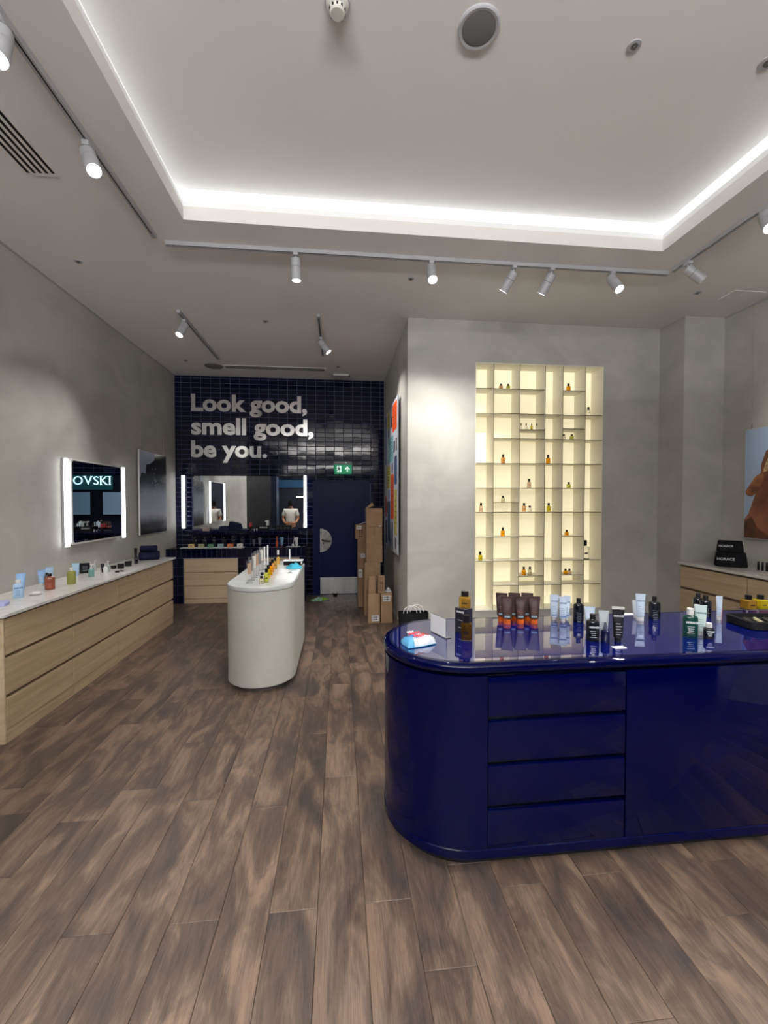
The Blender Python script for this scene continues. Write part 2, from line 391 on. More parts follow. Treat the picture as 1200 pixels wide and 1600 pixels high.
# ------------------------------------------------------------------ ceiling fittings
def disc_fit(name, label, cat, x, y, z, r, kind, group=None):
    t = thing(name, label, cat, (x, y, z), 0, group)
    if kind == 'speaker':
        MB().loft([(0, r, r), (-.008, r, r), (-.014, r * .93, r * .93), (-.012, r * .80, r * .80)], 40, cap0=True, cap1=False).build('rim', M_wfix, t, False, True)
        MB().loft([(-.004, r * .79, r * .79), (-.011, r * .79, r * .79), (-.013, r * .70, r * .70)], 40).build('grille', mat('speaker_grille', srgb(108, 107, 108), 0.7), t, False, True)
    elif kind == 'sprinkler':
        MB().loft([(0, r, r), (-.005, r * .95, r * .95), (-.006, r * .62, r * .62)], 24).build('escutcheon', M_wfix, t, False, True)
        mm = MB(); mm.loft([(-.004, r * .5, r * .5), (-.0065, r * .5, r * .5)], 16); mm.cyl((0, 0, -.006), (0, 0, -.016), r * .14, n=10); mm.loft([(-.016, r * .26, r * .26), (-.018, r * .26, r * .26)], 12)
        mm.build('sprinkler_head', mat('dull_brass', srgb(96, 94, 90), 0.5, 0.2), t, False, True)
    elif kind == 'detector':
        MB().loft([(0, r, r), (-.012, r, r), (-.016, r * .95, r * .95)], 32).build('base_ring', M_wfix, t, False, True)
        MB().loft([(-.014, r * .86, r * .86), (-.018, r * .82, r * .82)], 32).build('shadow_groove', M_matblack, t, False, True)
        mm = MB(); mm.loft([(-.018, r * .90, r * .90), (-.034, r * .86, r * .86), (-.042, r * .62, r * .62), (-.058, r * .60, r * .60), (-.064, r * .50, r * .50)], 32)
        mm.build('sensor_head', mat('detector_white', srgb(200, 200, 192), 0.4), t, False, True)
        mm = MB()
        for a in (200, 235, 270, 305, 340, 20, 60, 100, 140): mm.box(r * .60 * math.cos(math.radians(a)) - .004, r * .60 * math.cos(math.radians(a)) + .004, r * .60 * math.sin(math.radians(a)) - .004, r * .60 * math.sin(math.radians(a)) + .004, -.055, -.045)
        mm.build('vent_slots', M_matblack, t, False)
    elif kind == 'flat':
        MB().loft([(0, r, r), (-.006, r * .97, r * .97), (-.008, r * .9, r * .9)], 32).build('cover', mat('grey_grille', srgb(120, 120, 120), 0.7), t, False, True)
    return t
disc_fit('ceiling_speaker', 'round grey ceiling speaker with a white rim in the raised ceiling tray', 'speaker', 0.708, 2.148, TRAY, .105, 'speaker')
disc_fit('ceiling_speaker', 'flat round grey ceiling speaker by the linear vent near the tiled wall', 'speaker', -1.944, 6.947, CEIL, .14, 'flat')
disc_fit('smoke_detector', 'white domed smoke detector on the raised ceiling tray', 'smoke detector', -0.003, 2.11, TRAY, .062, 'detector')
disc_fit('sprinkler', 'small sprinkler in the ceiling tray, right of the round speaker', 'sprinkler', 1.550, 2.147, TRAY, .035, 'sprinkler')
disc_fit('sprinkler', 'round sprinkler in the ceiling tray, cut by the right edge of the photo', 'sprinkler', 2.335, 2.151, TRAY, .045, 'sprinkler')
disc_fit('sprinkler', 'small sprinkler in the ceiling above the left wall, nearest the left edge', 'sprinkler', -2.283, 4.064, CEIL, .035, 'sprinkler')
disc_fit('sprinkler', 'small sprinkler just left of the glowing spotlight on the long track', 'sprinkler', 0.682, 4.044, CEIL, .032, 'sprinkler')
disc_fit('sprinkler', 'small sprinkler in the ceiling between the two short tracks', 'sprinkler', -0.855, 5.153, CEIL, .035, 'sprinkler')
disc_fit('sprinkler', 'small sprinkler between the left short track and the left wall', 'sprinkler', -2.285, 6.71, CEIL, .035, 'sprinkler')
disc_fit('sprinkler', 'small sprinkler behind the right short track near the tiled wall', 'sprinkler', -0.014, 6.775, CEIL, .035, 'sprinkler')
disc_fit('sprinkler', 'small sprinkler in the ceiling above the right end of the feature wall', 'sprinkler', 3.617, 4.008, CEIL, .035, 'sprinkler')
t = thing('access_panel', 'flush square access panel in the ceiling at the right recess', 'access panel', (4.12, 4.02, CEIL))
MB().bbox(-.17, .17, -.10, .10, -.006, 0, .002).build('panel', M_ceil, t, False)
MB().cyl((0, 0, -.006), (0, 0, -.010), .012, n=12).build('lock', M_steel, t, False)
t = thing('ceiling_light_box', 'small rectangular white ceiling unit above the exit sign', 'emergency light', (0.035, 7.15, CEIL))
MB().bbox(-.155, .155, -.05, .05, -.035, 0, .01).build('housing', mat('unit_grey', srgb(120, 118, 118), 0.5), t, False, True)
MB().bbox(-.125, .125, -.052, .02, -.040, -.012, .004).build('diffuser', M_white, t, False, True)
# slot diffusers
t = thing('linear_vent', 'white ceiling grille with five long dark slots at the left edge', 'air vent', (-1.905, 2.2, CEIL))
MB().box(-.10, .10, -1.2, .83, -.004, 0).build('vent_plate', M_ceil, t, False)
for i in range(5):
    x = -.078 + i * .039; MB().box(x - .009, x + .009, -1.2, .812 - .002 * i, -.0055, -.004).build('slot', M_dark, t, False)
t = thing('linear_vent', 'long narrow dark slot vent in the ceiling in front of the tiled wall', 'air vent', (-1.0, 6.94, CEIL))
MB().box(-.80, .80, -.075, .075, -.006, 0).build('vent_frame', M_ceil, t, False)
for y in (-.036, .036): MB().box(-.77, .77, y - .028, y + .028, -.008, -.006).build('slot', mat('vent_dark', srgb(62, 62, 62), .8), t, False)
for y in (-.055, -.018, .018, .055): MB().box(-.77, .77, y - .003, y + .003, -.012, -.008).build('vane', mat('vane_grey', srgb(140, 140, 138), .6), t, False)

# ------------------------------------------------------------------ track lights
def track(label, pts, group=None):
    (x0, y0), (x1, y1) = pts
    t = thing('light_track', label, 'light track', ((x0 + x1) / 2, (y0 + y1) / 2, CEIL))
    horiz = abs(x1 - x0) > abs(y1 - y0); hl = (abs(x1 - x0) if horiz else abs(y1 - y0)) / 2
    def bx(m, a0, a1, l0, l1, z0, z1): return m.box(l0, l1, a0, a1, z0, z1) if horiz else m.box(a0, a1, l0, l1, z0, z1)
    r = MB(); bx(r, -.018, -.006, -hl, hl, -.032, 0); bx(r, .006, .018, -hl, hl, -.032, 0); bx(r, -.006, .006, -hl, -hl + .05, -.032, 0); bx(r, -.006, .006, hl - .05, hl, -.032, 0)
    r.build('rail', M_wfix, t, False)
    d = MB(); bx(d, -.006, .006, -hl + .05, hl - .05, -.024, -.003); d.build('channel', M_dark, t, False)
    return t
track('long white track along the left side of the ceiling tray', ((-1.452, -2.0), (-1.452, 3.60)))
track('white track across the room behind the ceiling tray', ((-1.40, 3.685), (3.02, 3.685)))
track('white track along the right side of the ceiling tray', ((3.025, -1.0), (3.025, 3.63)))
track('short white track over the left counter, left of two', ((-1.762, 4.96), (-1.762, 6.54)))
track('short white track near the passage wall, right of two', ((-0.228, 4.91), (-0.228, 6.22)))

def spot(x, y, d, label, energy, size=62, lit=True, group='track spotlights', blend=.75, color=(1, 0.955, 0.89)):
    t = thing('track_spotlight', label, 'spotlight', (x, y, CEIL - .032), 0, None)
    MB().bbox(-.020, .020, -.035, .035, -.030, 0, .004).build('adapter', M_wfix, t, False, True)
    MB().cyl((0, 0, -.03), (0, 0, -.058), .009, n=10).build('stem', M_wfix, t, False, True)
    d = Vector(d).normalized(); p = Vector((0, 0, -.062)) + d * 0.0; R = .042
    back = p - d * .012
    q = MB(); q.cyl(back, back + d * .065, R, n=28); q.build('rear_housing', M_wfix, t, False, True)
    MB().cyl(back + d * .065, back + d * .068, R * .93, n=28).build('groove', M_matblack, t, False, True)
    q = MB(); a = back + d * .068; e = back + d * .172
    u = d.orthogonal().normalized(); v = d.cross(u); n = 28
    C = lambda c, r: [tuple(c + u * (r * math.cos(2 * PI * i / n)) + v * (r * math.sin(2 * PI * i / n))) for i in range(n)]
    q.rings([C(a, R), C(e, R), C(e, R * .88), C(e - d * .012, R * .84)], True, False); q.build('head', M_wfix, t, False, True)
    MB().cyl(e - d * .014, e - d * .010, R * .84, n=28).build('lens', M_lens, t, False, True)
    l = bpy.data.lights.new('spot_beam', 'SPOT'); l.energy = energy; l.spot_size = math.radians(size); l.spot_blend = blend; l.color = color; l.shadow_soft_size = .035
    lo = bpy.data.objects.new('spot_beam', l); COL.objects.link(lo); lo.parent = t; lo.location = e + d * .004
    lo.rotation_euler = d.to_track_quat('-Z', 'Y').to_euler()
    return t
TZ = -.95
spot(-1.452, 2.70, (.40, -.38, -.85), 'glowing white spotlight on the left track, nearer the photo centre of two', 95, 75)
spot(-1.452, 2.06, (.10, -.30, -.9), 'glowing white spotlight on the left track, cut by the left edge', 95, 75)
spot(-0.358, 3.685, (.02, .10, -1), 'unlit-looking white spotlight pointing straight down, leftmost on the back track', 110, 70)
spot(0.800, 3.685, (-.02, -.50, -.86), 'glowing white spotlight at the middle of the back track', 80, 70)
spot(1.545, 3.685, (-.42, .50, -.80), 'tilted white spotlight, left one of the pair above the lit shelves', 130, 75)
spot(1.895, 3.685, (-.34, .50, -.80), 'tilted white spotlight, right one of the pair above the lit shelves', 100, 75)
spot(2.470, 3.685, (.12, -.55, -.85), 'glowing white spotlight right of the tilted pair on the back track', 80, 70)
spot(3.025, 3.46, (.72, -.18, -.62), 'white spotlight swung to the right by the corner of the tracks', 70, 75)
spot(3.025, 2.78, (-.30, -.50, -.8), 'glowing white spotlight on the right track, cut by the right edge', 80, 70)
spot(-1.762, 5.15, (-.22, -.42, -.85), 'glowing white spotlight on the short track over the left counter', 80, 75)
spot(-0.228, 5.52, (.50, -.05, -.62), 'white spotlight on the short track turned to the passage wall', 80, 75)
# the same tracks go on over and behind the camera
spot(-1.452, 0.9, (-.75, .55, -.85), 'white spotlight on the left track above and beside the camera, aimed at the left wall', 150, 95, blend=1.0)
spot(-1.452, -0.9, (.3, .3, -.9), 'white spotlight at the rear end of the left track behind the camera', 110, 90)
spot(3.025, 1.2, (-.55, .2, -.9), 'white spotlight on the right track aimed at the blue desk', 120, 90)
spot(3.025, -0.4, (-.5, .6, -.9), 'white spotlight at the rear end of the right track behind the camera', 120, 90)

# ------------------------------------------------------------------ wall lettering (mirror-faced letters)
t = thing('wall_lettering', 'large mirror-faced letters reading Look good, smell good, be you. on navy tiles', 'lettering', (-2.47, BY, 2.9))
def letter_row(txt, x0, x1, zb, cap):
    full = text_mesh(txt, 1.0, 0, 0.034, M_letter, align='LEFT'); xs = [v.co.x for v in full.vertices]; fw = max(xs); f0 = min(xs)
    hL = text_mesh('L', 1.0, 0, 0.034, M_letter, align='LEFT'); hy = max(v.co.y for v in hL.vertices)
    sx = (x1 - x0) / (fw - f0); sz = cap / hy
    for i, ch in enumerate(txt):
        if ch == ' ': continue
        right = max(v.co.x for v in text_mesh(txt[:i + 1], 1.0, 0, 0.034, M_letter, align='LEFT').vertices)
        me = text_mesh(ch, 1.0, 0.02, 0.034, M_letter, align='LEFT').copy(); cr = max(v.co.x for v in me.vertices)
        rot = Matrix.Rotation(PI / 2, 4, 'X')
        me.transform(Matrix.Translation((right - cr - f0, 0, 0)))
        me.transform(Matrix.Diagonal((sx, sz, .35, 1))); me.transform(rot)
        cx = sum(v.co.x for v in me.vertices) / len(me.vertices); me.transform(Matrix.Translation((-cx, 0, 0)))
        o = inst(me, 'letter', t, (x0 + cx - t.location.x, -.012, zb - t.location.z), (random.gauss(0, .004), 0, random.gauss(0, .005)))
letter_row('Look good,', -2.470, -0.548, 3.168, .275)
letter_row('smell good,', -2.470, -0.440, 2.775, .275)
letter_row('be you.', -2.475, -1.225, 2.392, .275)

# ------------------------------------------------------------------ emergency exit sign
t = thing('exit_sign', 'green lit emergency exit sign with running man and arrow above the blue door', 'exit sign', (0.069, BY, 2.22))
MB().bbox(-.156, .156, -.075, 0, .055, .112, .006).build('housing', mat('sign_grey', srgb(150, 152, 155), .4), t, False, True)
MB().bbox(-.150, .150, -.045, -.030, -.108, .056, .003).build('panel', mat('exit_green', srgb(0, 128, 84), .4, emit=.42, ecol=srgb(0, 150, 98)), t, False)
M_exw = mat('exit_white', srgb(225, 250, 240), .4, emit=.75)
p = MB(); y0, y1 = -.047, -.045
p.prism_y([(-.105, -.078), (-.030, -.078), (-.030, .034), (-.105, .034)], y0, y1)
p.build('door_pictogram', M_exw, t, False)
p = MB(); p.prism_y([(.064, -.068), (.082, -.068), (.082, -.010), (.110, -.034), (.116, -.018), (.073, .026), (.030, -.018), (.036, -.034), (.064, -.010)], y0, y1)
p.build('arrow_pictogram', M_exw, t, False)
p = MB(); y0, y1 = -.049, -.047
p.prism_y([(-.074 + .012 * math.cos(a * PI / 5), .018 + .012 * math.sin(a * PI / 5)) for a in range(10)], y0, y1)
p.prism_y([(-.088, .004), (-.062, .006), (-.052, -.020), (-.040, -.026), (-.044, -.036), (-.062, -.028), (-.066, -.034), (-.050, -.052), (-.062, -.078), (-.074, -.076), (-.066, -.054), (-.082, -.038), (-.100, -.058), (-.108, -.048), (-.090, -.026), (-.084, -.010), (-.096, -.018), (-.102, -.010)], y0, y1)
p.build('running_figure', mat('exit_dark', srgb(0, 90, 70), .5), t, False)
MB().cyl((.05, -.078, .085), (.05, -.074, .085), .006, n=10).build('status_lamp', mat('status_led', (0.2, 1, .6), .3, emit=3), t, False)

# ------------------------------------------------------------------ blue door
m = MB(); DX0, DX1, DZ = -0.455, 0.535, 2.005
m.box(DX0, -.355, BY - .035, BY + .02, 0, DZ); m.box(.465, DX1, BY - .035, BY + .02, 0, DZ); m.box(-.355, .465, BY - .035, BY + .02, 1.935, DZ)
m.box(-.355, -.335, BY - .01, BY + .02, 0, 1.935); m.box(.445, .465, BY - .01, BY + .02, 0, 1.935); m.box(-.335, .445, BY - .01, BY + .02, 1.915, 1.935)
door = struct('door_1', m, M_navy)
MB().box(-.335, .445, BY + .005, BY + .02, 0.012, 1.915).build('door_leaf', M_navy, door)
q = [(-.335 + .205 * math.cos(a), .955 + .205 * math.sin(a)) for a in [-PI / 2 + PI * i / 24 for i in range(25)]]
MB().prism_y(q, BY - .003, BY + .005).build('push_plate', noisy('satin_plate', srgb(150, 150, 150), srgb(200, 200, 200), (1, 1, 1), 9, 3, .35, metal=.9), door)
h = MB(); h.cyl((-.29, BY - .003, .965), (-.29, BY - .045, .965), .016, n=14); h.tube([(-.29, BY - .045, .965), (-.26, BY - .05, .955), (-.20, BY - .05, .945), (-.16, BY - .048, .943)], .010)
h.cyl((-.275, BY - .003, .90), (-.275, BY - .008, .90), .014, n=12); h.build('handle', mat('dark_steel', srgb(90, 90, 92), .3, .9), door, True, True)
MB().box(-.332, .442, BY - .001, BY + .005, .015, .305).build('kick_plate', M_steel, door)
h = MB()
for z in (1.65, 1.0, .4): h.cyl((.452, BY - .012, z), (.452, BY - .012, z + .09), .008, n=10)
h.build('hinge', M_navy, door)

# ------------------------------------------------------------------ mirrors with light bars
def light_bar(label, along, c, z0, z1, wd, dp, facing, bv=.012):
    """facing 'y-' (on the back wall), 'x+' (on the left wall)"""
    t = thing('light_bar', label, 'wall light', (c[0], c[1], z0))
    L = z1 - z0
    if facing == 'y-':
        MB().bbox(-wd / 2, wd / 2, -dp * .45, 0, 0, L, .004).build('housing', M_wfix, t, False, True)
        MB().bbox(-wd / 2, wd / 2, -dp, -dp * .45, .004, L - .004, bv, 3).build('diffuser', M_led, t, False, True)
    else:
        MB().bbox(0, dp * .45, -wd / 2, wd / 2, 0, L, .004).build('housing', M_wfix, t, False, True)
        MB().bbox(dp * .45, dp, -wd / 2, wd / 2, .004, L - .004, bv, 3).build('diffuser', M_led, t, False, True)
    return t
light_bar('vertical white light bar left of the mirror on the tiled wall', 0, (-2.603, BY), 1.178, 2.078, .050, .055, 'y-')
light_bar('vertical white light bar on the tiled wall beside the blue door', 0, (-0.585, BY), 1.178, 2.088, .046, .050, 'y-')
light_bar('vertical white light bar on the grey left wall, nearer the camera', 0, (LX, 4.55), 1.175, 2.065, .030, .055, 'x+', .004)
light_bar('vertical white light bar on the grey left wall, beyond its mirror', 0, (LX, 5.675), 1.175, 2.065, .030, .055, 'x+', .004)
t = thing('wall_mirror', 'wide frameless mirror on the navy tiled wall above the counter', 'mirror', (-1.55, BY, 1.17))
MB().bbox(-.90, .945, -.016, 0, 0, .90, .003).build('backing', M_matblack, t, False)
MB().box(-.897, .942, -.018, -.016, .003, .897).build('mirror_glass', M_mirror, t, False)
def round_rect(x0, x1, z0, z1, r, n=6):
    pts = []
    for cx, cz, a0 in ((x1 - r, z1 - r, 0), (x0 + r, z1 - r, PI / 2), (x0 + r, z0 + r, PI), (x1 - r, z0 + r, 3 * PI / 2)):
        pts += [(cx + r * math.cos(a0 + PI / 2 * i / n), cz + r * math.sin(a0 + PI / 2 * i / n)) for i in range(n + 1)]
    return pts
t = thing('wall_mirror', 'square mirror with rounded white frame on the grey left wall', 'mirror', (LX, 5.115, 1.19))
p = MB(); p.prism_x(round_rect(-.50, .50, 0, .88, .045), .0, .045); p.build('frame', mat('mirror_frame', srgb(205, 205, 205), .4), t, False)
p = MB(); p.prism_x(round_rect(-.480, .480, .020, .860, .03), .045, .0465); p.build('mirror_glass', M_mirror, t, False)

# ------------------------------------------------------------------ posters
def gradient_mat(name, stops, nz=0.0):
    m_ = bpy.data.materials.new(name); m_.use_nodes = True; nt = m_.node_tree; N = nt.nodes; Lk = nt.links; b = N['Principled BSDF']; b.inputs['Roughness'].default_value = .22
    tc = N.new('ShaderNodeTexCoord'); sp = N.new('ShaderNodeSeparateXYZ'); Lk.new(tc.outputs['Object'], sp.inputs[0])
    n = N.new('ShaderNodeTexNoise'); n.inputs['Scale'].default_value = 3.2; n.inputs['Detail'].default_value = 6; Lk.new(tc.outputs['Object'], n.inputs['Vector'])
    ad = N.new('ShaderNodeMath'); ad.operation = 'MULTIPLY_ADD'; ad.inputs[1].default_value = nz; Lk.new(n.outputs['Fac'], ad.inputs[0]); Lk.new(sp.outputs['Z'], ad.inputs[2])
    r = N.new('ShaderNodeValToRGB'); e = r.color_ramp.elements
    while len(e) > 1: e.remove(e[-1])
    e[0].position = stops[0][0]; e[0].color = (*stops[0][1], 1)
    for p_, c_ in stops[1:]: x_ = e.new(p_); x_.color = (*c_, 1)
    Lk.new(ad.outputs[0], r.inputs['Fac']); Lk.new(r.outputs['Color'], b.inputs['Base Color']); return m_
def hung_poster(label, x, yc, z0, z1, wy, side):
    t = thing('poster', label, 'poster', (x, yc, z0)); s = side
    MB().bbox(min(0, s * .022), max(0, s * .022), -wy / 2, wy / 2, 0, z1 - z0, .002).build('board', M_white, t, False)
    for yy in (-wy / 2 + .06, wy / 2 - .06):
        c = MB(); c.cyl((s * .011, yy, z1 - z0), (s * .011, yy, CEIL - z0 - .012), .0008, n=6); c.build('cable', M_chrome, t, False)
        c = MB(); c.cyl((s * .011, yy, z1 - z0 - .01), (s * .011, yy, z1 - z0 + .055), .004, n=10); c.cyl((s * .011, yy, z1 - z0 + .26), (s * .011, yy, z1 - z0 + .30), .004, n=10); c.build('clip', M_chrome, t, False)
    return t
H_ = 1.172
t = hung_poster('hanging photo poster of a dark wet torso beyond the left wall mirror', -2.722, 6.565, 1.170, 1.170 + H_, .90, 1)
gm = gradient_mat('torso_print', [(0.06, (.006, .006, .008)), (.20, (.05, .05, .065)), (.34, (.42, .45, .54)), (.62, (.34, .38, .47)), (.80, (.04, .04, .055)), (.92, (.004, .004, .006))], .10)
MB().box(.0225, .0232, -.445, .445, .004, H_ - .004).build('print', gm, t, False)
p = MB(); p.prism_x([(-.445, H_ - .006), (.02, H_ - .006), (.02, 1.07), (-.05, 1.04), (-.13, 1.00), (-.25, .985), (-.27, .86), (-.40, .86), (-.44, .78)], .0234, .0238)
p.build('pale_background', mat('poster_pale', srgb(150, 158, 186), .4), t, False)
p = MB()
for i in range(30):
    yy = random.gauss(-.02, .10); zz = random.uniform(.22, .95); r = random.uniform(.004, .010)
    p.prism_x([(yy + r * .7 * math.cos(a * PI / 3), zz + r * 1.5 * math.sin(a * PI / 3)) for a in range(6)], .0234, .0237)
p.build('water_drops', mat('drop_print', srgb(150, 160, 180), .3), t, False)
t = hung_poster('hanging photo poster of a bare back and ear against pale blue on the right wall', 4.408, 3.75, 1.236, 2.405, .90, -1)
HP = 2.405 - 1.236
MB().box(-.0232, -.0225, -.445, .445, .004, HP - .004).build('print', mat('poster_sky', srgb(158, 178, 205), .5), t, False)
# y runs towards the far edge of the poster
p = MB(); p.prism_x([(.445, .006), (.445, .20), (.40, .26), (.31, .52), (.27, .66), (.27, .78), (.22, .92), (.10, .98), (-.10, .95), (-.445, .80), (-.445, .006)], -.0238, -.0234)
p.build('torso_shape', noisy('skin_print', srgb(92, 52, 36), srgb(140, 88, 62), (1, 1, 1), 3, 3, .5), t, False)
p = MB(); p.prism_x([(.40, .455), (.43, .475), (.435, .51), (.40, .56), (.33, .66), (.26, .70), (.23, .68), (.25, .60), (.30, .50), (.36, .45)], -.0243, -.0239)
p.build('ear_shape', noisy('ear_print', srgb(98, 56, 34), srgb(172, 112, 70), (1, 1, 1), 9, 2, .5), t, False)
p = MB(); p.prism_x([(.25, .70), (.22, .80), (.16, .93), (.05, 1.02), (-.15, 1.05), (-.30, .95), (-.20, .85), (.05, .82), (.18, .72)], -.0248, -.0244)
p.build('hair_shape', noisy('hair_print', srgb(150, 120, 80), srgb(200, 175, 130), (1, 3, 3), 14, 3, .5), t, False)
p = MB(); p.prism_x([(.44, .01), (.44, .18), (.36, .24), (.30, .12), (.20, .06), (.10, .01)], -.0243, -.0239)
p.build('dark_fold', noisy('fold_print', srgb(58, 34, 24), srgb(110, 64, 40), (1, 1, 1), 6, 3, .5), t, False)

t = thing('poster', 'tall colourful poster of product shapes on the passage wall above the boxes', 'poster', (SX, 6.17, .94))
MB().bbox(-.045, -.028, -.74, .74, 0, 2.06, .002).build('board', noisy('poster_board', srgb(188, 196, 214), srgb(214, 218, 228), (1, 1, 1), 1.2, 2, .35), t, False)
m = MB(); m.box(-.028, 0, -.60, .64, .12, 2.0); m.build('gap_filler', M_matblack, t, False)  # black filler standing in for the shaded gap behind the board
PC = {'orange': srgb(226, 84, 28), 'yellow': srgb(205, 190, 84), 'blue': srgb(70, 110, 160), 'navy': srgb(30, 34, 58), 'teal': srgb(110, 170, 178), 'maroon': srgb(70, 34, 48),
      'slate': srgb(70, 92, 130), 'red': srgb(190, 50, 52), 'petrol': srgb(48, 92, 116)}
for i, (c, ya, yb, za, zb, rd) in enumerate([('orange', 5.485, 5.953, 2.59, 2.965, 1), ('yellow', 6.273, 6.613, 2.72, 2.98, 1), ('blue', 6.68, 6.855, 2.221, 2.98, 0), ('navy', 6.315, 6.461, 2.59, 2.70, 0), ('navy', 5.978, 6.108, 2.685, 2.836, 0),
        ('teal', 5.853, 6.491, 2.202, 2.558, 0), ('navy', 5.675, 5.816, 2.3, 2.452, 0), ('maroon', 5.485, 5.595, 2.306, 2.467, 0), ('slate', 5.474, 5.756, 1.862, 2.241, 1), ('yellow', 6.176, 6.66, 1.828, 2.16, 0),
        ('navy', 5.902, 6.016, 2.04, 2.176, 0), ('orange', 5.792, 6.135, 1.387, 2.02, 1), ('yellow', 5.485, 5.733, 1.186, 1.795, 1), ('red', 6.70, 6.889, 1.39, 1.713, 0), ('navy', 6.54, 6.676, 1.458, 1.632, 0),
        ('petrol', 6.217, 6.506, 1.042, 1.64, 0), ('blue', 6.273, 6.416, 1.674, 1.8, 0), ('navy', 6.597, 6.839, 0.974, 1.339, 0), ('navy', 5.89, 6.042, 0.955, 1.34, 0), ('navy', 5.551, 5.675, 0.999, 1.155, 1), ('blue', 6.07, 6.19, 0.998, 1.096, 0)]):
    p = MB(); r = min(.05 if rd else .008, (yb - ya) * .4); p.prism_x(round_rect(ya - 6.17, yb - 6.17, za - .94, zb - .94, r, 4), -.0458, -.0452)
    o = p.build('printed_shape', mat('print_' + c, PC[c], .35), t, False)
    if c in ('teal', 'yellow', 'orange') and (zb - za) > .25:
        q = MB(); n = 5
        for k in range(n):
            zz = za + (zb - za) * (.25 + .5 * k / (n - 1)) - .94; q.box(-.0464, -.0459, ya - 6.17 + (yb - ya) * .25, yb - 6.17 - (yb - ya) * (.2 + .1 * (k % 2)), zz, zz + .010)
        q.build('printed_lines', mat('print_lines', srgb(40, 50, 60), .4), o, False)

# ------------------------------------------------------------------ lit display niche in the feature wall
t = thing('display_niche', 'tall backlit cream display niche of small compartments in the grey feature wall', 'display shelves', (2.40, FY, .33))
ND = .245
MB().box(NX0, NX1, FY + ND, FY + ND + .010, NZ0, NZ1).build('back_panel', M_glow, t)
m = MB(); e = .006
m.box(NX0, NX0 + e, FY - .004, FY + ND, NZ0, NZ1); m.box(NX1 - e, NX1, FY - .004, FY + ND, NZ0, NZ1); m.box(NX0 + e, NX1 - e, FY - .004, FY + ND, NZ0, NZ0 + e); m.box(NX0 + e, NX1 - e, FY - .004, FY + ND, NZ1 - e, NZ1)
m.build('frame', M_cream, t)
CX = [NX0 + e, 1.822, 2.142, 2.459, 2.683, 2.968, NX1 - e]
for x in CX[1:-1]:
    d_ = MB().box(x - .003, x + .003, FY, FY + ND, NZ0 + e, NZ1 - e).build('divider', M_cream, t)
    MB().box(x - .0032, x + .0032, FY - .0016, FY, NZ0 + e, NZ1 - e).build('front_edge', M_edgeshade, d_)
ROW = [2.972, 2.680, 2.385, 2.090, 1.797, 1.507, 1.212, .922, .630]
SH = {0: [0, 1, 3, 4, 5, 6, 7], 1: [0, 1, 2, 3, 4, 5, 6, 7, 8], 2: [0, 1, 2, 3, 4, 5, 6, 7, 8], 3: [1, 2, 3, 4, 5, 7, 8], 4: [0, 1, 2, 3, 4, 5, 6, 7, 8], 5: [1, 2, 3, 4, 5, 7, 8]}
EXTRA = [(2, 2.495), (1, 1.625), (2, .737), (4, 2.516), (4, .741)]
for c in range(6):
    for z in [ROW[r] for r in SH[c]] + [z for cc, z in EXTRA if cc == c]:
        d_ = MB().box(CX[c] + .0032, CX[c + 1] - .0032, FY + .001, FY + ND, z - .006, z).build('shelf', M_cream, t)
        MB().box(CX[c] + .0033, CX[c + 1] - .0033, FY - .0014, FY + .001, z - .0068, z).build('front_edge', M_edgeshade, d_)

# ------------------------------------------------------------------ product builders
def lqm(c, name):
    return mat('liquid_' + name, c, .1, trans=.15, ior=1.36)
LIQ = {'orange': srgb(255, 176, 20), 'yellow': srgb(236, 214, 50), 'amber': srgb(244, 170, 96), 'pale': srgb(240, 232, 200), 'pink': srgb(246, 214, 190), 'peach': srgb(248, 194, 140), 'lime': srgb(220, 226, 110), 'clear': srgb(250, 249, 244), 'gold': srgb(186, 146, 62), 'dark': srgb(96, 66, 24), 'honey': srgb(222, 176, 90)}
def perfume(name, label, loc, r, h, liquid, group=None, square=False, rz=0, cap_r=None):
    """small round or square glass perfume bottle: thick glass, coloured liquid, black cap"""
    t = thing(name, label, 'perfume bottle', loc, rz, group); p = 6 if square else 2.3
    hb = h * (.66 if not square else .70); cr = cap_r or r * .58
    MB().loft([(hb * .06, r * .97, r * .97, p), (hb * .08, r, r, p), (hb * .90, r, r, p), (hb * .97, r * .88, r * .88, p), (hb, r * .45, r * .45, 2)], 28).build('tinted_glass', mat('glass_' + liquid, LIQ[liquid], .16, trans=.62 if liquid != 'clear' else .85, ior=1.12), t, False, True)
    MB().loft([(0, r * .95, r * .95, p), (.0015, r, r, p), (hb * .06, r, r, p)], 28).build('glass_base', mat('thin_bottle_glass', (.96, .97, .97), .03, trans=.9, ior=1.2), t, False, True)
    MB().box(-r * .5, r * .4, -r * 1.012, -r * .995, hb * .42, hb * .52).build('printed_mark', M_matblack, t, False)
    MB().loft([(hb, r * .40, r * .40), (hb + h * .02, r * .40, r * .40)], 16).build('neck', M_chrome, t, False, True)
    MB().loft([(hb + h * .02, cr, cr), (h * .99, cr, cr), (h, cr * .92, cr * .92)], 24).build('cap', M_black, t, False, True)
    return t
def label_text(t, txt, size, y, z, x=0, m_=None, rot=0):
    o = inst(text_mesh(txt, size, .0002, .0008 * size / .01, m_ or M_wprint), 'lettering', t, (x, y, z), (PI / 2, 0, 0)); return o
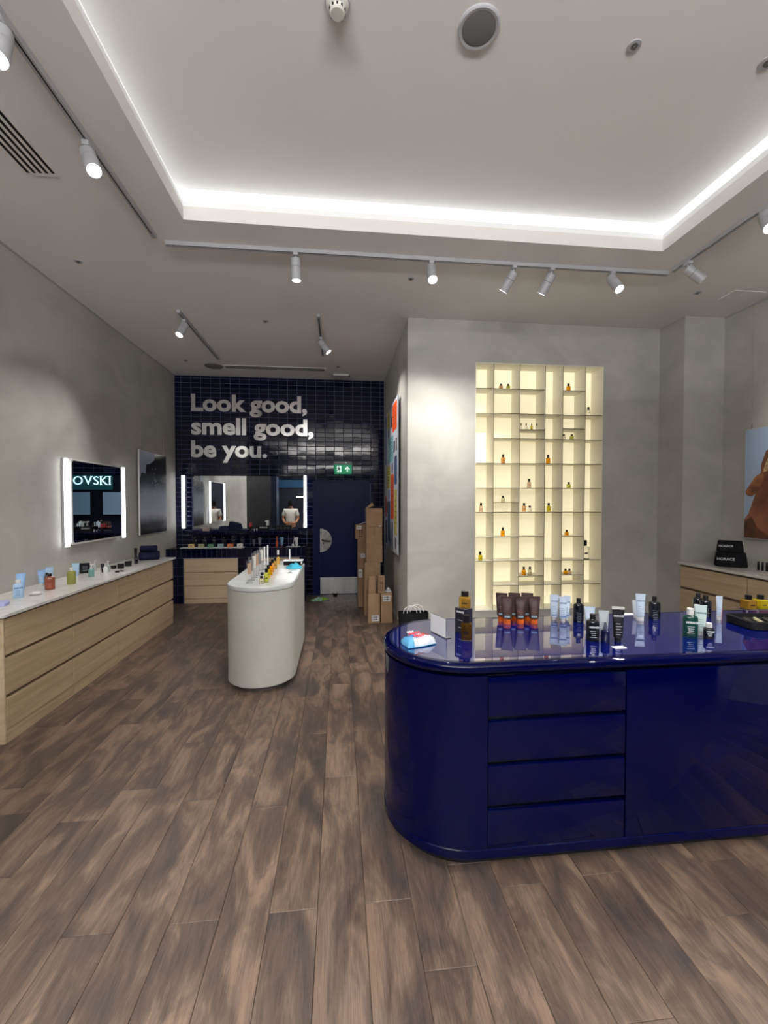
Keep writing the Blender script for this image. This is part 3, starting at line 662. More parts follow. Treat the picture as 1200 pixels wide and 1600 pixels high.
def bottle(label, loc, r, h, body, cap, rz=0, flat=1.0, cap_r=.45, shoulder=.74, txt=None, lines=4, group=None, cat='bottle', sq=2.4, name='bottle', tm=None):
    t = thing(name, label, cat, loc, rz, group); ry = r * flat
    MB().loft([(0, r * .92, ry * .92, sq), (.003, r, ry, sq), (h * (shoulder - .05), r, ry, sq), (h * shoulder, r * .90, ry * .90, sq), (h * (shoulder + .05), r * cap_r * 1.05, r * cap_r * 1.05, 2), (h * (shoulder + .08), r * cap_r * .92, r * cap_r * .92, 2)], 28).build('body', body, t, False, True)
    MB().loft([(h * (shoulder + .06), r * cap_r, r * cap_r), (h * .985, r * cap_r, r * cap_r), (h, r * cap_r * .93, r * cap_r * .93)], 24).build('cap', cap, t, False, True)
    if txt: label_text(t, txt, r * .38, -ry - .0006, h * shoulder * .70, m_=tm)
    if lines:
        m_ = MB()
        for k in range(lines):
            zz = h * shoulder * (.52 - .10 * k); wd = r * (.62 - .1 * (k % 3)); m_.box(-wd, wd * .6, -ry - .0006, -ry - .0001, zz, zz + .0022)
        m_.build('printed_lines', tm or M_wprint, t, False)
    return t
def sq_tube(label, loc, wd, h, body, cap, rz=0, cap_h=.16, cap_w=.62, txt=None, lines=4, group=None, tm=None, crimp=None, lean=0):
    """squeeze tube standing on its cap"""
    t = thing('squeeze_tube', label, 'tube', loc, rz, group); r0 = wd * cap_w / 2; c = h * cap_h
    if lean: t.rotation_euler = (0, lean, rz)
    MB().loft([(0, r0, r0), (c * .96, r0, r0), (c, r0 * .93, r0 * .93)], 24).build('cap', cap, t, False, True)
    R = wd * .36; rs = [(c, r0 * .8, r0 * .8, 2), (c + h * .03, R * 1.05, R * .98, 2)]
    for k in range(1, 9):
        f = k / 8; rs.append((c + h * .03 + (h * .93 - c - h * .03) * f, R * 1.05 + (wd / 2 - R * 1.05) * f, max(R * (1 - f ** 1.3), .0016), 2.2))
    MB().loft(rs, 28).build('body', body, t, False, True)
    MB().box(-wd / 2, wd / 2, -.0016, .0016, h * .925, h).build('crimp', crimp or body, t, False)
    if txt or lines:
        m_ = MB(); d = -R * .98
        for k in range(lines):
            zz = h * (.52 - .075 * k); f = max(0, (zz - c) / (h * .93 - c)); y = -max(R * (1 - f ** 1.3), .002) - .0012
            m_.box(-wd * .26, wd * (.12 + .1 * (k % 2)), y - .0004, y, zz, zz + .0024)
        if lines: m_.build('printed_lines', tm or M_wprint, t, False)
        if txt:
            zz = h * .72; f = (zz - c) / (h * .93 - c); y = -max(R * (1 - f ** 1.3), .002) - .0012; o = label_text(t, txt, wd * .20, y, zz, m_=tm); o.rotation_euler = (PI / 2 + .10, 0, 0)
    return t
def pump(label, loc, r, h, body, head, group=None, rz=0, dropper=False):
    t = thing('pump_bottle' if not dropper else 'dropper_bottle', label, 'bottle', loc, rz, group); b = h * .62
    MB().loft([(0, r * .94, r * .94), (.003, r, r), (b * .9, r, r), (b, r * .7, r * .7), (b + .004, r * .4, r * .4)], 24).build('body', body, t, False, True)
    if dropper:
        MB().loft([(b, r * .5, r * .5), (b + h * .16, r * .5, r * .5), (b + h * .17, r * .34, r * .34), (h * .97, r * .26, r * .26), (h, r * .12, r * .12)], 20).build('dropper_cap', head, t, False, True)
    else:
        m_ = MB(); m_.loft([(b, r * .5, r * .5), (b + h * .13, r * .5, r * .5)], 20); m_.loft([(b + h * .13, r * .16, r * .16), (h * .90, r * .16, r * .16)], 12); m_.loft([(h * .90, r * .36, r * .36), (h, r * .30, r * .30)], 16); m_.box(0, r * 1.0, -r * .12, r * .12, h * .92, h * .97)
        m_.build('pump_head', head, t, False, True)
    return t
def jar(label, loc, r, h, body, lid, group=None):
    t = thing('jar', label, 'jar', loc, 0, group)
    MB().loft([(0, r * .95, r * .95), (.003, r, r), (h * .60, r, r)], 28).build('body', body, t, False, True)
    MB().loft([(h * .60, r * 1.03, r * 1.03), (h * .97, r * 1.03, r * 1.03), (h, r * .98, r * .98)], 28).build('lid', lid, t, False, True)
    return t

# ------------------------------------------------------------------ perfume bottles in the niche
NYB = FY + .045
def nb(x, z, kind, h, lab, r=.0235):
    perfume('perfume_bottle', lab, (x, NYB, z), r if h > .075 else r * .95, h, kind, 'perfume bottles in the lit niche')
Rw = lambda i: ROW[i]
nb(1.925, Rw(0), 'peach', .066, 'small peach perfume bottle on the top shelf of the niche, second column')
nb(2.015, Rw(0), 'lime', .066, 'small lime-yellow perfume bottle on the top shelf of the niche, second column')
nb(2.775, Rw(0), 'orange', .093, 'amber-orange perfume bottle alone on the top shelf of the niche, fifth column')
nb(3.035, Rw(1), 'clear', .108, 'tall clear perfume bottle in the top compartment of the niche\'s last column')
nb(2.178, 2.495, 'clear', .080, 'tiny clear perfume vial, leftmost of four in a row in the niche', .012)
nb(2.244, 2.495, 'clear', .080, 'tiny clear perfume vial, second of four in a row in the niche', .012)
nb(2.312, 2.495, 'yellow', .080, 'tiny yellow perfume vial, third of four in a row in the niche', .012)
nb(2.378, 2.495, 'clear', .080, 'tiny clear perfume vial, rightmost of four in a row in the niche', .012)
nb(2.722, Rw(2), 'clear', .068, 'small clear perfume bottle in the low gap of the niche\'s fifth column')
nb(2.824, Rw(2), 'lime', .068, 'small lime perfume bottle in the low gap of the niche\'s fifth column')
nb(1.958, Rw(3), 'amber', .110, 'tall amber perfume bottle in the niche\'s second column, fourth shelf down')
nb(2.524, Rw(3), 'orange', .110, 'tall orange perfume bottle in the niche\'s narrow fourth column')
nb(2.285, Rw(4), 'pink', .110, 'tall pinkish perfume bottle in the third column, above an orange one')
nb(2.792, Rw(4), 'lime', .075, 'small yellowish perfume bottle in the niche\'s fifth column, middle height')
nb(1.688, Rw(5), 'pink', .110, 'tall pale pink perfume bottle in the niche\'s first column')
nb(1.960, 1.625, 'pale', .075, 'small pale perfume bottle on the raised half shelf of the niche\'s second column')
nb(2.225, Rw(5), 'peach', .110, 'tall orange-pink perfume bottle beside a short clear one in the niche')
nb(2.297, Rw(5), 'clear', .075, 'short clear perfume bottle beside a tall orange-pink one in the niche')
nb(2.537, Rw(5), 'yellow', .110, 'tall yellow perfume bottle in the niche\'s narrow fourth column')
nb(1.960, Rw(6), 'orange', .110, 'tall orange perfume bottle in the niche\'s second column, seventh shelf down')
nb(2.772, Rw(6), 'orange', .075, 'small orange perfume bottle in the niche\'s fifth column, above the low half shelf')
nb(1.683, Rw(7), 'yellow', .110, 'tall yellow perfume bottle low in the niche\'s first column')
nb(2.228, .737, 'orange', .105, 'tall orange perfume bottle beside a pale one on the niche\'s low half shelf')
nb(2.305, .737, 'pale', .105, 'tall pale perfume bottle beside an orange one on the niche\'s low half shelf')
nb(2.762, .741, 'orange', .068, 'small orange perfume bottle on the low half shelf of the fifth column')
nb(2.812, .741, 'pink', .068, 'small clear-pink perfume bottle on the low half shelf of the fifth column')
perfume('perfume_bottle', 'large square clear perfume bottle with black cube cap in the niche\'s last column', (3.012, FY + .06, Rw(7)), .046, .235, 'clear', 'perfume bottles in the lit niche', square=True, cap_r=.030)

# ------------------------------------------------------------------ blue lacquered desk
DY0, DY1, DXL, DXR = 1.778, 2.520, .228, 3.30
def stadium(x0, x1, y0, y1, inset=0, n=28):
    x0 += inset; x1 -= inset; y0 += inset; y1 -= inset; r = (y1 - y0) / 2; cy = (y0 + y1) / 2; pts = []
    for i in range(n + 1): a = PI / 2 + PI * i / n; pts.append((x0 + r + r * math.cos(a), cy + r * math.sin(a)))
    for i in range(n + 1): a = -PI / 2 + PI * i / n; pts.append((x1 - r + r * math.cos(a), cy + r * math.sin(a)))
    return pts
t = thing('display_desk', 'large glossy navy blue lacquered desk with rounded end and drawers', 'counter', (1.75, 2.15, 0))
def layered(levels, box, n=28):
    return [[(x, y, z) for x, y in stadium(*box, inset=i, n=n)] for i, z in levels]
B = (DXL, DXR, DY0, DY1)
m = MB(); m.rings(layered([(.055, 0), (.055, .06)], B)); m.build('plinth', M_dark, t, True, True)
m = MB(); m.rings(layered([(.004, .056), (.0, .060), (.0, .096), (.004, .100)], B)); m.build('base_band', M_lacq, t, True, True)
m = MB(); m.rings(layered([(.024, .098), (.024, .880)], B)); m.build('carcass', mat('lacquer_gap', (.001, .0012, .01), .2), t, True, True)
PZ0, PZ1 = .1015, .868
def curved_panel(right):
    pts = stadium(*B, inset=.003, n=28); pin = stadium(*B, inset=.024, n=28)
    h = 29; o, i_ = (pts[:h], pin[:h]) if not right else (pts[h:], pin[h:])
    xs = .6435 if not right else None
    # extend the straight runs to the seams
    if not right: o = [(xs, DY1 - .003)] + o + [(xs, DY0 + .003)]; i_ = [(xs, DY1 - .024)] + i_ + [(xs, DY0 + .024)]
    mm = MB(); rs = []
    prof = [(o, PZ0), (o, PZ1), (i_, PZ1), (i_, PZ0)]
    ring = [[(x, y, z) for (path, z) in prof for (x, y) in [path[k]]] for k in range(len(o))]
    mm.rings(ring); return mm
curved_panel(False).build('curved_end_panel', M_lacq, t, True, True)
curved_panel(True).build('curved_end_panel', M_lacq, t, True, True)
for z0, z1 in ((.688, .862), (.490, .667), (.296, .469), (.1015, .272)):
    MB().bbox(.646, 1.287, DY0 + .002, DY0 + .024, z0, z1, .0025, 2).build('drawer_front', M_lacq, t, True, True)
MB().bbox(1.2935, 2.10, DY0 + .002, DY0 + .024, PZ0, .868, .0025, 2).build('door_panel', M_lacq, t, True, True)
MB().bbox(2.106, DXR - .372, DY0 + .002, DY0 + .024, PZ0, .868, .0025, 2).build('door_panel', M_lacq, t, True, True)
MB().bbox(.646, DXR - .372, DY1 - .024, DY1 - .003, PZ0, .868, .0025, 2).build('back_panel', M_lacq, t, True, True)
m = MB(); lv = [(.010, .874)]
for k in range(0, 7): a = -PI / 2 + PI * k / 6; lv.append((.016 - .024 * math.cos(a) if False else .004 - .022 * math.cos(a) + .012, .9 + .0245 * math.sin(a)))
m.rings(layered(lv + [(.030, .9245)], B)); m.build('desk_top', M_lacq, t, True, True)
m = MB(); m.rings(layered([(.040, .9243), (.040, .9247)], B)); m.build('polished_surface', M_lacqtop, t, True, False)
DT = .9248

# ------------------------------------------------------------------ things on the blue desk
G1 = None
M_tubebrown = mat('tube_brown', srgb(58, 40, 40), .35); M_tubeorange = mat('tube_orange', srgb(186, 86, 26), .5, spec=.2); M_brownprint = mat('brown_print', srgb(110, 74, 70), .5)
labs = [('front', (0.967, 2.365), 'left'), ('front', (1.044, 2.358), 'middle'), ('front', (1.122, 2.350), 'right'), ('back', (.957, 2.425), 'left'), ('back', (1.032, 2.418), 'middle'), ('back', (1.108, 2.410), 'right')]
for row, (x, y), side in labs:
    tt = sq_tube('brown squeeze tube with orange cap, %s of the %s row on the blue desk' % (side, row), (x, y, DT), .068, .158 if row == 'front' else .165, M_tubebrown, M_tubeorange, rz=-.35, cap_w=.60, cap_h=.165, lines=5, tm=M_brownprint, group='brown tubes with orange caps', crimp=M_tubebrown)
    mm = MB(); mm.box(-.016, .016, -.0262, -.0256, .040, .050); mm.build('pale_sticker', mat('sticker_blue', srgb(130, 150, 165), .5), tt, False)
M_ice = mat('tube_ice', srgb(190, 205, 224), .35); M_iceprint = mat('ice_print', srgb(110, 130, 165), .5)
for x, y, wd, hh, lab in ((1.279, 2.415, .049, .150, 'leftmost'), (1.312, 2.375, .047, .146, 'middle'), (1.352, 2.400, .040, .146, 'rightmost')):
    tt = sq_tube('ice blue squeeze tube with small white cap, %s of three before the lit niche' % lab, (x, y, DT), wd, hh, M_ice, M_white, rz=-.3, cap_w=.45, cap_h=.09, lines=5, tm=M_iceprint, txt='HORACE', group='ice blue tubes')
    mm = MB(); mm.box(-.017, .017, -.0182, -.0178, .026, .036); mm.build('dark_logo', M_iceprint, tt, False)
M_bd = mat('dark_bottle', (.006, .007, .012), .12); M_bb = mat('blueblack_bottle', (.006, .008, .04), .15); M_gr = mat('green_bottle', (.004, .04, .032), .12)
M_grey = mat('grey_print', srgb(120, 128, 136), .5)
bottle('dark bottle with grey printed block behind the blue-white tubes, before the niche\'s right edge', (1.410, 2.375, DT), .028, .134, M_bd, M_black, rz=-.3, txt=None, lines=6, tm=M_grey, cap_r=.42)
sq_tube('white squeeze tube standing behind the larger black bottle on the desk', (1.362, 2.185, DT), .054, .132, M_ice, M_white, rz=-.3, lines=3, tm=M_iceprint)
bottle('black bottle with white lettering near the desk\'s front edge, left of the blue serum', (1.283, 2.032, DT), .030, .134, M_bd, M_black, rz=-.3, txt='HORACE', lines=4, cap_r=.45)
sq_tube('silver white squeeze tube standing behind the small blue serum bottle', (1.385, 2.095, DT), .050, .132, mat('tube_silver', srgb(190, 200, 205), .3), M_white, rz=-.3, lines=2, tm=M_iceprint)
pump('small blue-black serum bottle between the black bottle and black tube', (1.335, 2.006, DT), .0205, .098, M_bb, mat('grey_dropper', srgb(70, 78, 95), .3), rz=-.3, dropper=True)
tt = sq_tube('tall black squeeze tube with white crimped top beside the small white card', (1.398, 1.998, DT), .058, .176, mat('tube_black', srgb(20, 20, 26), .35), M_black, rz=-.3, txt='HORACE', lines=5, crimp=M_white, cap_w=.55, cap_h=.10)
sq_tube('white squeeze tube half hidden behind the tall black tube', (1.442, 2.060, DT), .055, .160, M_ice, M_white, rz=-.3, lines=0)
def card(label, x, y, wx, wy, rz):
    t = thing('price_card', label, 'card', (x, y, DT), rz); MB().bbox(-wx / 2, wx / 2, -wy / 2, wy / 2, 0, .0025, .0006, 1).build('card_sheet', M_paper, t, False); return t
card('small white card lying near the front edge of the blue desk', 1.345, 1.912, .062, .032, .02)
card('small white card lying at the back of the desk beside the tall white tube', 1.800, 2.475, .085, .038, .0)
sq_tube('tall white squeeze tube with printed lines standing alone right of the niche', (1.781, 2.345, DT), .053, .158, M_ice, M_white, rz=-.35, txt='HORACE', lines=6, tm=M_iceprint, cap_w=.72, cap_h=.14)
sq_tube('white squeeze tube just behind the tall white one right of the niche', (1.800, 2.405, DT), .046, .105, mat('tube_milk', srgb(214, 220, 226), .4), M_white, rz=-.3, lines=0)
bottle('dark bottle with grey printed block right of the lone tall white tube', (1.894, 2.375, DT), .031, .134, M_bd, M_black, rz=-.35, lines=6, tm=M_grey, cap_r=.42)
bottle('dark green bottle with white cap on the right half of the desk', (1.826, 2.034, DT), .034, .148, M_gr, M_white, rz=-.4, txt='HORACE', lines=4, flat=.75, cap_r=.46, shoulder=.72)
bottle('second white-capped green bottle hidden behind the green one', (1.925, 2.100, DT), .033, .148, M_gr, M_white, rz=-.4, lines=0, flat=.7, cap_r=.46, shoulder=.72)
sq_tube('pale mint squeeze tube beside the dark green bottle', (1.905, 2.055, DT), .056, .158, mat('tube_mint', srgb(196, 214, 214), .35), M_white, rz=-.4, txt='HORACE', lines=4, tm=mat('mint_print', srgb(110, 140, 145), .5), cap_h=.10)
bottle('little black bottle with white cap in front of the mint tube', (1.897, 1.996, DT), .0225, .080, M_bd, M_white, rz=-.4, txt='HORACE', lines=3, cap_r=.62, shoulder=.66)
bottle('dark bottle with grey printed block behind the mint tube', (2.255, 2.400, DT), .030, .126, M_bd, M_black, rz=-.4, lines=6, tm=M_grey, cap_r=.45)
bottle('dark bottle half hidden behind another near the right drawer unit', (2.262, 2.462, DT), .029, .126, M_bd, M_black, rz=-.4, lines=0, cap_r=.45)
sq_tube('slim white squeeze tube near the back edge on the right of the desk', (2.263, 2.312, DT), .033, .142, M_ice, M_white, rz=-.4, lines=6, tm=M_iceprint, cap_w=.8)
tt = thing('lip_tube', 'red and white lip tube lying upright behind the slim white tube', 'tube', (2.345, 2.39, DT), 0)
MB().loft([(0, .012, .012), (.05, .012, .012)], 16).build('base', mat('lip_red', srgb(170, 30, 50), .4), tt, False, True)
MB().loft([(.05, .010, .010), (.075, .010, .010), (.078, .008, .008)], 16).build('cap', M_white, tt, False, True)
# tester tray
tt = thing('tester_tray', 'low black perfume tester tray cut by the right edge of the photo', 'tray', (2.42, 2.17, DT), -.12)
m = MB(); m.loft([(0, .155, .100, 7), (.004, .165, .105, 7), (.042, .165, .105, 7), (.045, .160, .100, 7), (.045, .150, .092, 7), (.022, .146, .088, 7)], 36); m.build('tray_body', M_matblack, tt, False, True)
for i in range(5): MB().cyl((-.12 + .055 * i, -.05, .028), (-.095 + .055 * i, .03, .030), .011, n=14).build('vial', mat('vial_%d' % (i % 2), srgb(190, 185, 150) if i % 2 else srgb(60, 60, 64), .15, .3), tt, False, True)
st = thing('bottle_stand', 'clear acrylic stand behind the black tester tray', 'stand', (2.495, 2.335, DT), -.1)
MB().bbox(-.05, .10, -.035, .035, 0, .004, .001).build('base', M_acryl, st, False); MB().bbox(-.05, .10, -.035, .035, .048, .052, .001).build('top', M_acryl, st, False)
for x in (-.045, .02, .09): MB().cyl((x, -.028, .004), (x, -.028, .048), .004, n=8).build('post', M_acryl, st, False)
perfume('perfume_bottle', 'golden perfume bottle with black cap on the acrylic stand behind the tester tray', (2.480, 2.335, DT + .0521), .032, .085, 'gold', square=True, cap_r=.018)
perfume('perfume_bottle', 'yellow perfume bottle on the acrylic stand, cut by the photo\'s right edge', (2.555, 2.330, DT + .0521), .030, .085, 'yellow', square=True, cap_r=.018)
# perfume box with bottle on it, bottle in front
tt = thing('perfume_box', 'black perfume carton standing upright on the left of the blue desk', 'box', (.667, 2.225, DT), -.95)
MB().bbox(-.036, .036, -.030, .030, 0, .134, .0012, 1).build('carton', mat('carton_black', srgb(34, 34, 44), .35), tt, False)
o = inst(text_mesh('HORACE', .012, .0002, .001, M_wprint), 'lettering', tt, (0, -.0306, .112), (PI / 2, 0, 0))
mm = MB(); mm.box(-.012, .012, -.0306, -.0301, .030, .033); mm.box(-.016, .016, -.0306, -.0301, .070, .0725); mm.build('printed_lines', M_wprint, tt, False)
perfume('perfume_bottle', 'golden perfume bottle with black cap on top of the black carton', (.672, 2.222, DT + .1345), .031, .090, 'gold', square=True, cap_r=.020, rz=-.3)
perfume('perfume_bottle', 'dark amber perfume bottle with black cap in front of the black carton', (.645, 2.105, DT), .0265, .128, 'dark', square=True, cap_r=.017, rz=-.3)
# acrylic sign holder
tt = thing('sign_holder', 'clear acrylic sign holder with a blank white sheet on the blue desk', 'sign holder', (.522, 2.195, DT), math.atan2(-.137, .050))
MB().bbox(-.073, .073, -.004, -.0015, .004, .103, .0008, 1).build('front_plate', M_acryl, tt, False)
MB().box(-.070, .070, -.0052, -.0041, .006, .100).build('paper_sheet', M_paper, tt, False)
MB().bbox(-.073, .073, .001, .0035, .004, .103, .0008, 1).build('back_plate', M_acryl, tt, False)
MB().bbox(-.073, .073, -.004, .030, 0, .0038, .001, 1).build('foot', M_acryl, tt, False)
# sweet bag
tt = thing('sweet_bag', 'crumpled blue and red sweet bag lying on the rounded end of the desk', 'snack bag', (.395, 2.075, DT), .12)
m = MB(); NXg, NYg = 22, 14; top = []; bot = []
random.seed(11)
for j in range(NYg + 1):
    for i in range(NXg + 1):
        a = i / NXg * 2 - 1; b = j / NYg * 2 - 1
        wx = .088 * (1 - .10 * abs(b) + .05 * math.sin(3 * b)); x = a * wx; y = b * (.060 - .018 * max(0, a)) + .01 * a
        bul = max(0, (1 - a ** 4) * (1 - b ** 4)) ** .6
        z = .003 + .036 * bul * (.8 + .2 * math.sin(5 * a + 2 * b)) + .006 * math.sin(13 * a + 7 * b) * bul
        top.append((x, y, z + .004)); bot.append((x, y, .002 if bul > 0 else .003))
n1 = NXg + 1; vs = top + bot; fs = []
for j in range(NYg):
    for i in range(NXg):
        q = j * n1 + i; fs.append((q, q + 1, q + n1 + 1, q + n1)); o_ = len(top); fs.append((o_ + q, o_ + q + n1, o_ + q + n1 + 1, o_ + q + 1))
edge = [i for i in range(n1)] + [j * n1 + NXg for j in range(1, NYg + 1)] + [NYg * n1 + i for i in range(NXg - 1, -1, -1)] + [j * n1 for j in range(NYg - 1, 0, -1)]
for k in range(len(edge)): a_, b_ = edge[k], edge[(k + 1) % len(edge)]; fs.append((a_, a_ + len(top), b_ + len(top), b_))
mi = []
for j in range(NYg):
    for i in range(NXg):
        a = i / NXg * 2 - 1; b = j / NYg * 2 - 1
        c = 0 if (a < -.15 and b > -.1) or (a < -.55) else (2 if (.10 < a < .75 and -.2 < b < .6) else (1 if b < .2 else 3))
        mi += [c, 0]
m.v = vs; m.f = fs; m.m = mi + [0] * len(edge)
m.build('bag_film', [mat('bag_blue', srgb(90, 165, 215), .25), mat('bag_white', srgb(215, 222, 232), .25), mat('bag_brown', srgb(130, 50, 30), .25), mat('bag_teal', srgb(80, 150, 160), .25)], tt, False, True)
M_bred = mat('bag_red', srgb(205, 36, 60), .4)
def baglet(s, x, y, z, size, mt, tilt=.2):
    inst(text_mesh(s, size, .0008, .0012, mt), 'lettering', tt, (x, y, z), (.35, 0, tilt))
baglet('KIN', -.035, .026, .046, .022, M_paper); baglet('HAPPY', -.022, .002, .048, .021, M_bred); baglet('hippo', -.006, -.024, .044, .025, M_bred)

# ------------------------------------------------------------------ things behind the desk
tt = thing('carrier_bag', 'black carrier bag with white cord handles standing behind the blue desk', 'bag', (.82, 4.66, 0))
MB().loft([(0, .16, .07, 6), (.36, .165, .075, 6), (.40, .165, .07, 6)], 28, cap1=False).build('bag_body', M_matblack, tt, False, True)
for s, dx in ((-1, -.04), (1, .045), (-1, .0)):
    pts = [(dx + .075 * math.cos(a), s * .03 + .02 * math.sin(a), .395 + .075 * math.sin(a)) for a in [PI * i / 14 for i in range(15)]]
    MB().tube(pts, .0045).build('cord_handle', M_white, tt, False, True)

# ------------------------------------------------------------------ drawer cabinets along the left wall
LFX = -2.228
def cab_left(i, y0, y1, label, end=False):
    t = thing('drawer_cabinet', label, 'cabinet', (-2.48, (y0 + y1) / 2, 0), 0, 'oak drawer cabinets along the left wall')
    ya = y0
    MB().box(LX + .003, LFX - .022, y0 + .0005, y1 - .0005, .0, .858).build('carcass', M_oakdark, t)
    ys0 = y0 + (.006 if not end else .022)
    for z0, z1 in ((.600, .842), (.330, .575), (.092, .303)):
        MB().bbox(LFX - .022, LFX, ys0, y1 - .0015, z0, z1, .002, 1).build('drawer_front', M_oak, t)
    MB().box(LFX - .022, LFX - .004, ys0, y1 - .0005, 0, .088).build('kick_board', M_oak, t)
    if end: MB().bbox(LX + .004, LFX, y0 - .001, y0 + .020, 0, .858, .006, 2).build('end_panel', M_oakx, t)
cab_left(0, 3.062, 3.806, 'pale oak cabinet of three drawers, nearest the camera on the left wall', True)
cab_left(1, 3.806, 4.530, 'pale oak cabinet of three drawers, second from the camera on the left')
cab_left(2, 4.530, 5.255, 'pale oak cabinet of three drawers, third from the camera on the left')
cab_left(3, 5.255, 5.975, 'pale oak cabinet of three drawers, farthest from the camera on the left')
t = thing('countertop', 'long white stone countertop on the oak drawers along the left wall', 'countertop', (-2.46, 4.5, .86))
yf, r = 3.020, .05; x0, x1 = LX + .003, -2.205
pts = [(x0, yf + r)] + [(x0 + 0 * r, yf)] + [(x1 - r + r * math.cos(a), yf + r + r * math.sin(a)) for a in [-PI / 2 + PI / 2 * i / 8 for i in range(9)]] + [(x1, 6.02), (x0, 6.02)]
m = MB(); m.prism(pts[1:], .860, .880); m.build('stone_slab', M_marble, t)
CT = .8802
# things on the left counter
M_pb = mat('pale_blue', srgb(160, 190, 220), .35); M_blp = mat('deep_blue_print', srgb(60, 90, 150), .5)
tt = thing('soap_bar', 'lavender soap bar at the left edge of the photo on the counter', 'soap', (-2.425, 3.335, CT), .3)
MB().loft([(0, .030, .045, 4), (.006, .034, .050, 4), (.024, .034, .050, 4), (.030, .028, .044, 4)], 28).build('bar', mat('lavender', srgb(165, 170, 215), .5), tt, False, True)
bottle('pale blue bottle with white cap and blue print at the left end of the counter', (-2.502, 3.602, CT), .033, .138, M_pb, M_white, rz=.6, lines=4, tm=M_blp, flat=.8, cap_r=.5, shoulder=.76, txt='HORACE')
sq_tube('light blue squeeze tube behind the pale blue bottle at the left end', (-2.575, 3.735, CT), .062, .168, mat('tube_sky', srgb(140, 178, 222), .35), M_white, rz=.6, lines=4, tm=M_paper)
tt = thing('soap_dish', 'round white soap dish on the counter between two bottles', 'dish', (-2.432, 3.690, CT))
MB().loft([(0, .030, .030), (.006, .040, .040), (.014, .045, .045), (.012, .040, .040), (.008, .030, .030)], 32).build('dish', M_white, tt, False, True)
MB().loft([(.008, .026, .026), (.014, .032, .032), (.022, .028, .028), (.024, .018, .018)], 24).build('soap', mat('soap_white', srgb(222, 218, 212), .5), tt, False, True)
sq_tube('sky blue squeeze tube behind the amber bottle, left of two', (-2.650, 4.095, CT), .058, .140, mat('tube_sky', (0, 0, 0)), M_white, rz=.6, lines=4, tm=M_paper)
sq_tube('taller light blue squeeze tube behind the amber bottle, right of two', (-2.660, 4.215, CT), .060, .148, M_pb, M_white, rz=.6, lines=4, tm=M_blp)
bottle('small dark green bottle tucked behind the amber bottle', (-2.600, 4.085, CT), .018, .115, M_gr, M_black, rz=.6, lines=0)
bottle('reddish amber bottle with black cap on the left counter', (-2.463, 3.904, CT), .036, .137, mat('amber_brown', srgb(150, 78, 58), .12, trans=.25), M_black, rz=.6, lines=4, tm=mat('amber_print', srgb(190, 130, 110), .5), cap_r=.42, shoulder=.78)
bottle('olive yellow bottle with white cap on the left counter', (-2.430, 4.143, CT), .034, .149, mat('olive_liquid', srgb(160, 160, 88), .1, trans=.3), M_white, rz=.6, lines=4, tm=mat('olive_print', srgb(110, 112, 60), .5), flat=.8, cap_r=.46, shoulder=.76)
sq_tube('light blue squeeze tube with white cap right of the olive bottle', (-2.517, 4.360, CT), .058, .160, M_pb, M_white, rz=.6, lines=4, tm=M_blp, cap_h=.20, cap_w=.75)
tt = thing('gift_box', 'black box with grey print between the light blue tube and the pump bottles', 'box', (-2.660, 4.760, CT), .5)
MB().bbox(-.045, .045, -.022, .022, 0, .104, .002, 1).build('box', M_matblack, tt, False); mm = MB()
for k in range(4): mm.box(-.02, .025, -.0226, -.0221, .03 + .014 * k, .034 + .014 * k)
mm.build('printed_lines', M_grey, tt, False)
M_clr = mat('clear_body', srgb(200, 208, 208), .1, trans=.4)
pump('clear pump bottle with white head, behind the teal one, left of two', (-2.645, 4.815, CT), .020, .110, M_clr, M_white, rz=.8)
pump('clear pump bottle with white head, behind the teal one, right of two', (-2.640, 4.905, CT), .018, .112, M_clr, M_white, rz=.8)
pump('teal pump bottle with white head on the left counter', (-2.470, 4.531, CT), .026, .125, mat('teal_body', srgb(110, 158, 152), .1, trans=.2), M_white, rz=.8)
sq_tube('narrow black tube standing beside the white pump bottles', (-2.500, 4.790, CT), .030, .092, M_black, M_black, rz=.6, lines=3, tm=M_grey)
pump('white pump bottle with black marking, front one of two', (-2.446, 4.744, CT), .021, .104, mat('white_bottle', srgb(220, 222, 222), .3), M_white, rz=.8)
pump('clear pump bottle just behind the white pump bottle', (-2.470, 4.835, CT), .020, .116, M_clr, M_white, rz=.8)
jar('small low black jar, leftmost of three on the counter', (-2.518, 5.049, CT), .027, .036, M_black, M_black)
jar('black jar in the middle of three on the counter', (-2.447, 5.060, CT), .033, .054, M_black, M_black)
jar('largest black jar, rightmost of three on the counter', (-2.445, 5.225, CT), .036, .060, M_black, M_black)
tt = thing('tin', 'small open black tin and lid lying in front of the jars', 'tin', (-2.345, 4.770, CT), .5)
MB().loft([(0, .020, .020), (.016, .020, .020), (.016, .017, .017), (.004, .016, .016)], 24).build('tin_body', M_black, tt, False, True)
m = MB(); m.cyl((.050, .05, 0), (.050, .05, .006), .020, n=24); m.build('lid', M_black, tt, False, True)
m = MB(); m.tube([(.02, .02, .012), (.035, .035, .016), (.05, .05, .010)], .004); m.build('spatula', M_black, tt, False, True)
pump('dark dropper bottle on the left counter between jars and towels', (-2.442, 5.412, CT), .0215, .134, M_bd, M_black, rz=.5, dropper=True)
sq_tube('tall narrow black tube on a white cap beside the towels', (-2.530, 5.600, CT), .036, .172, M_matblack, M_white, rz=.5, lines=3, tm=M_grey, cap_h=.1, cap_w=.9)
M_towel = noisy('navy_towel', (.008, .009, .028), (.016, .018, .045), (1, 1, 1), 30, 3, .95, .8, 90, spec=.1)
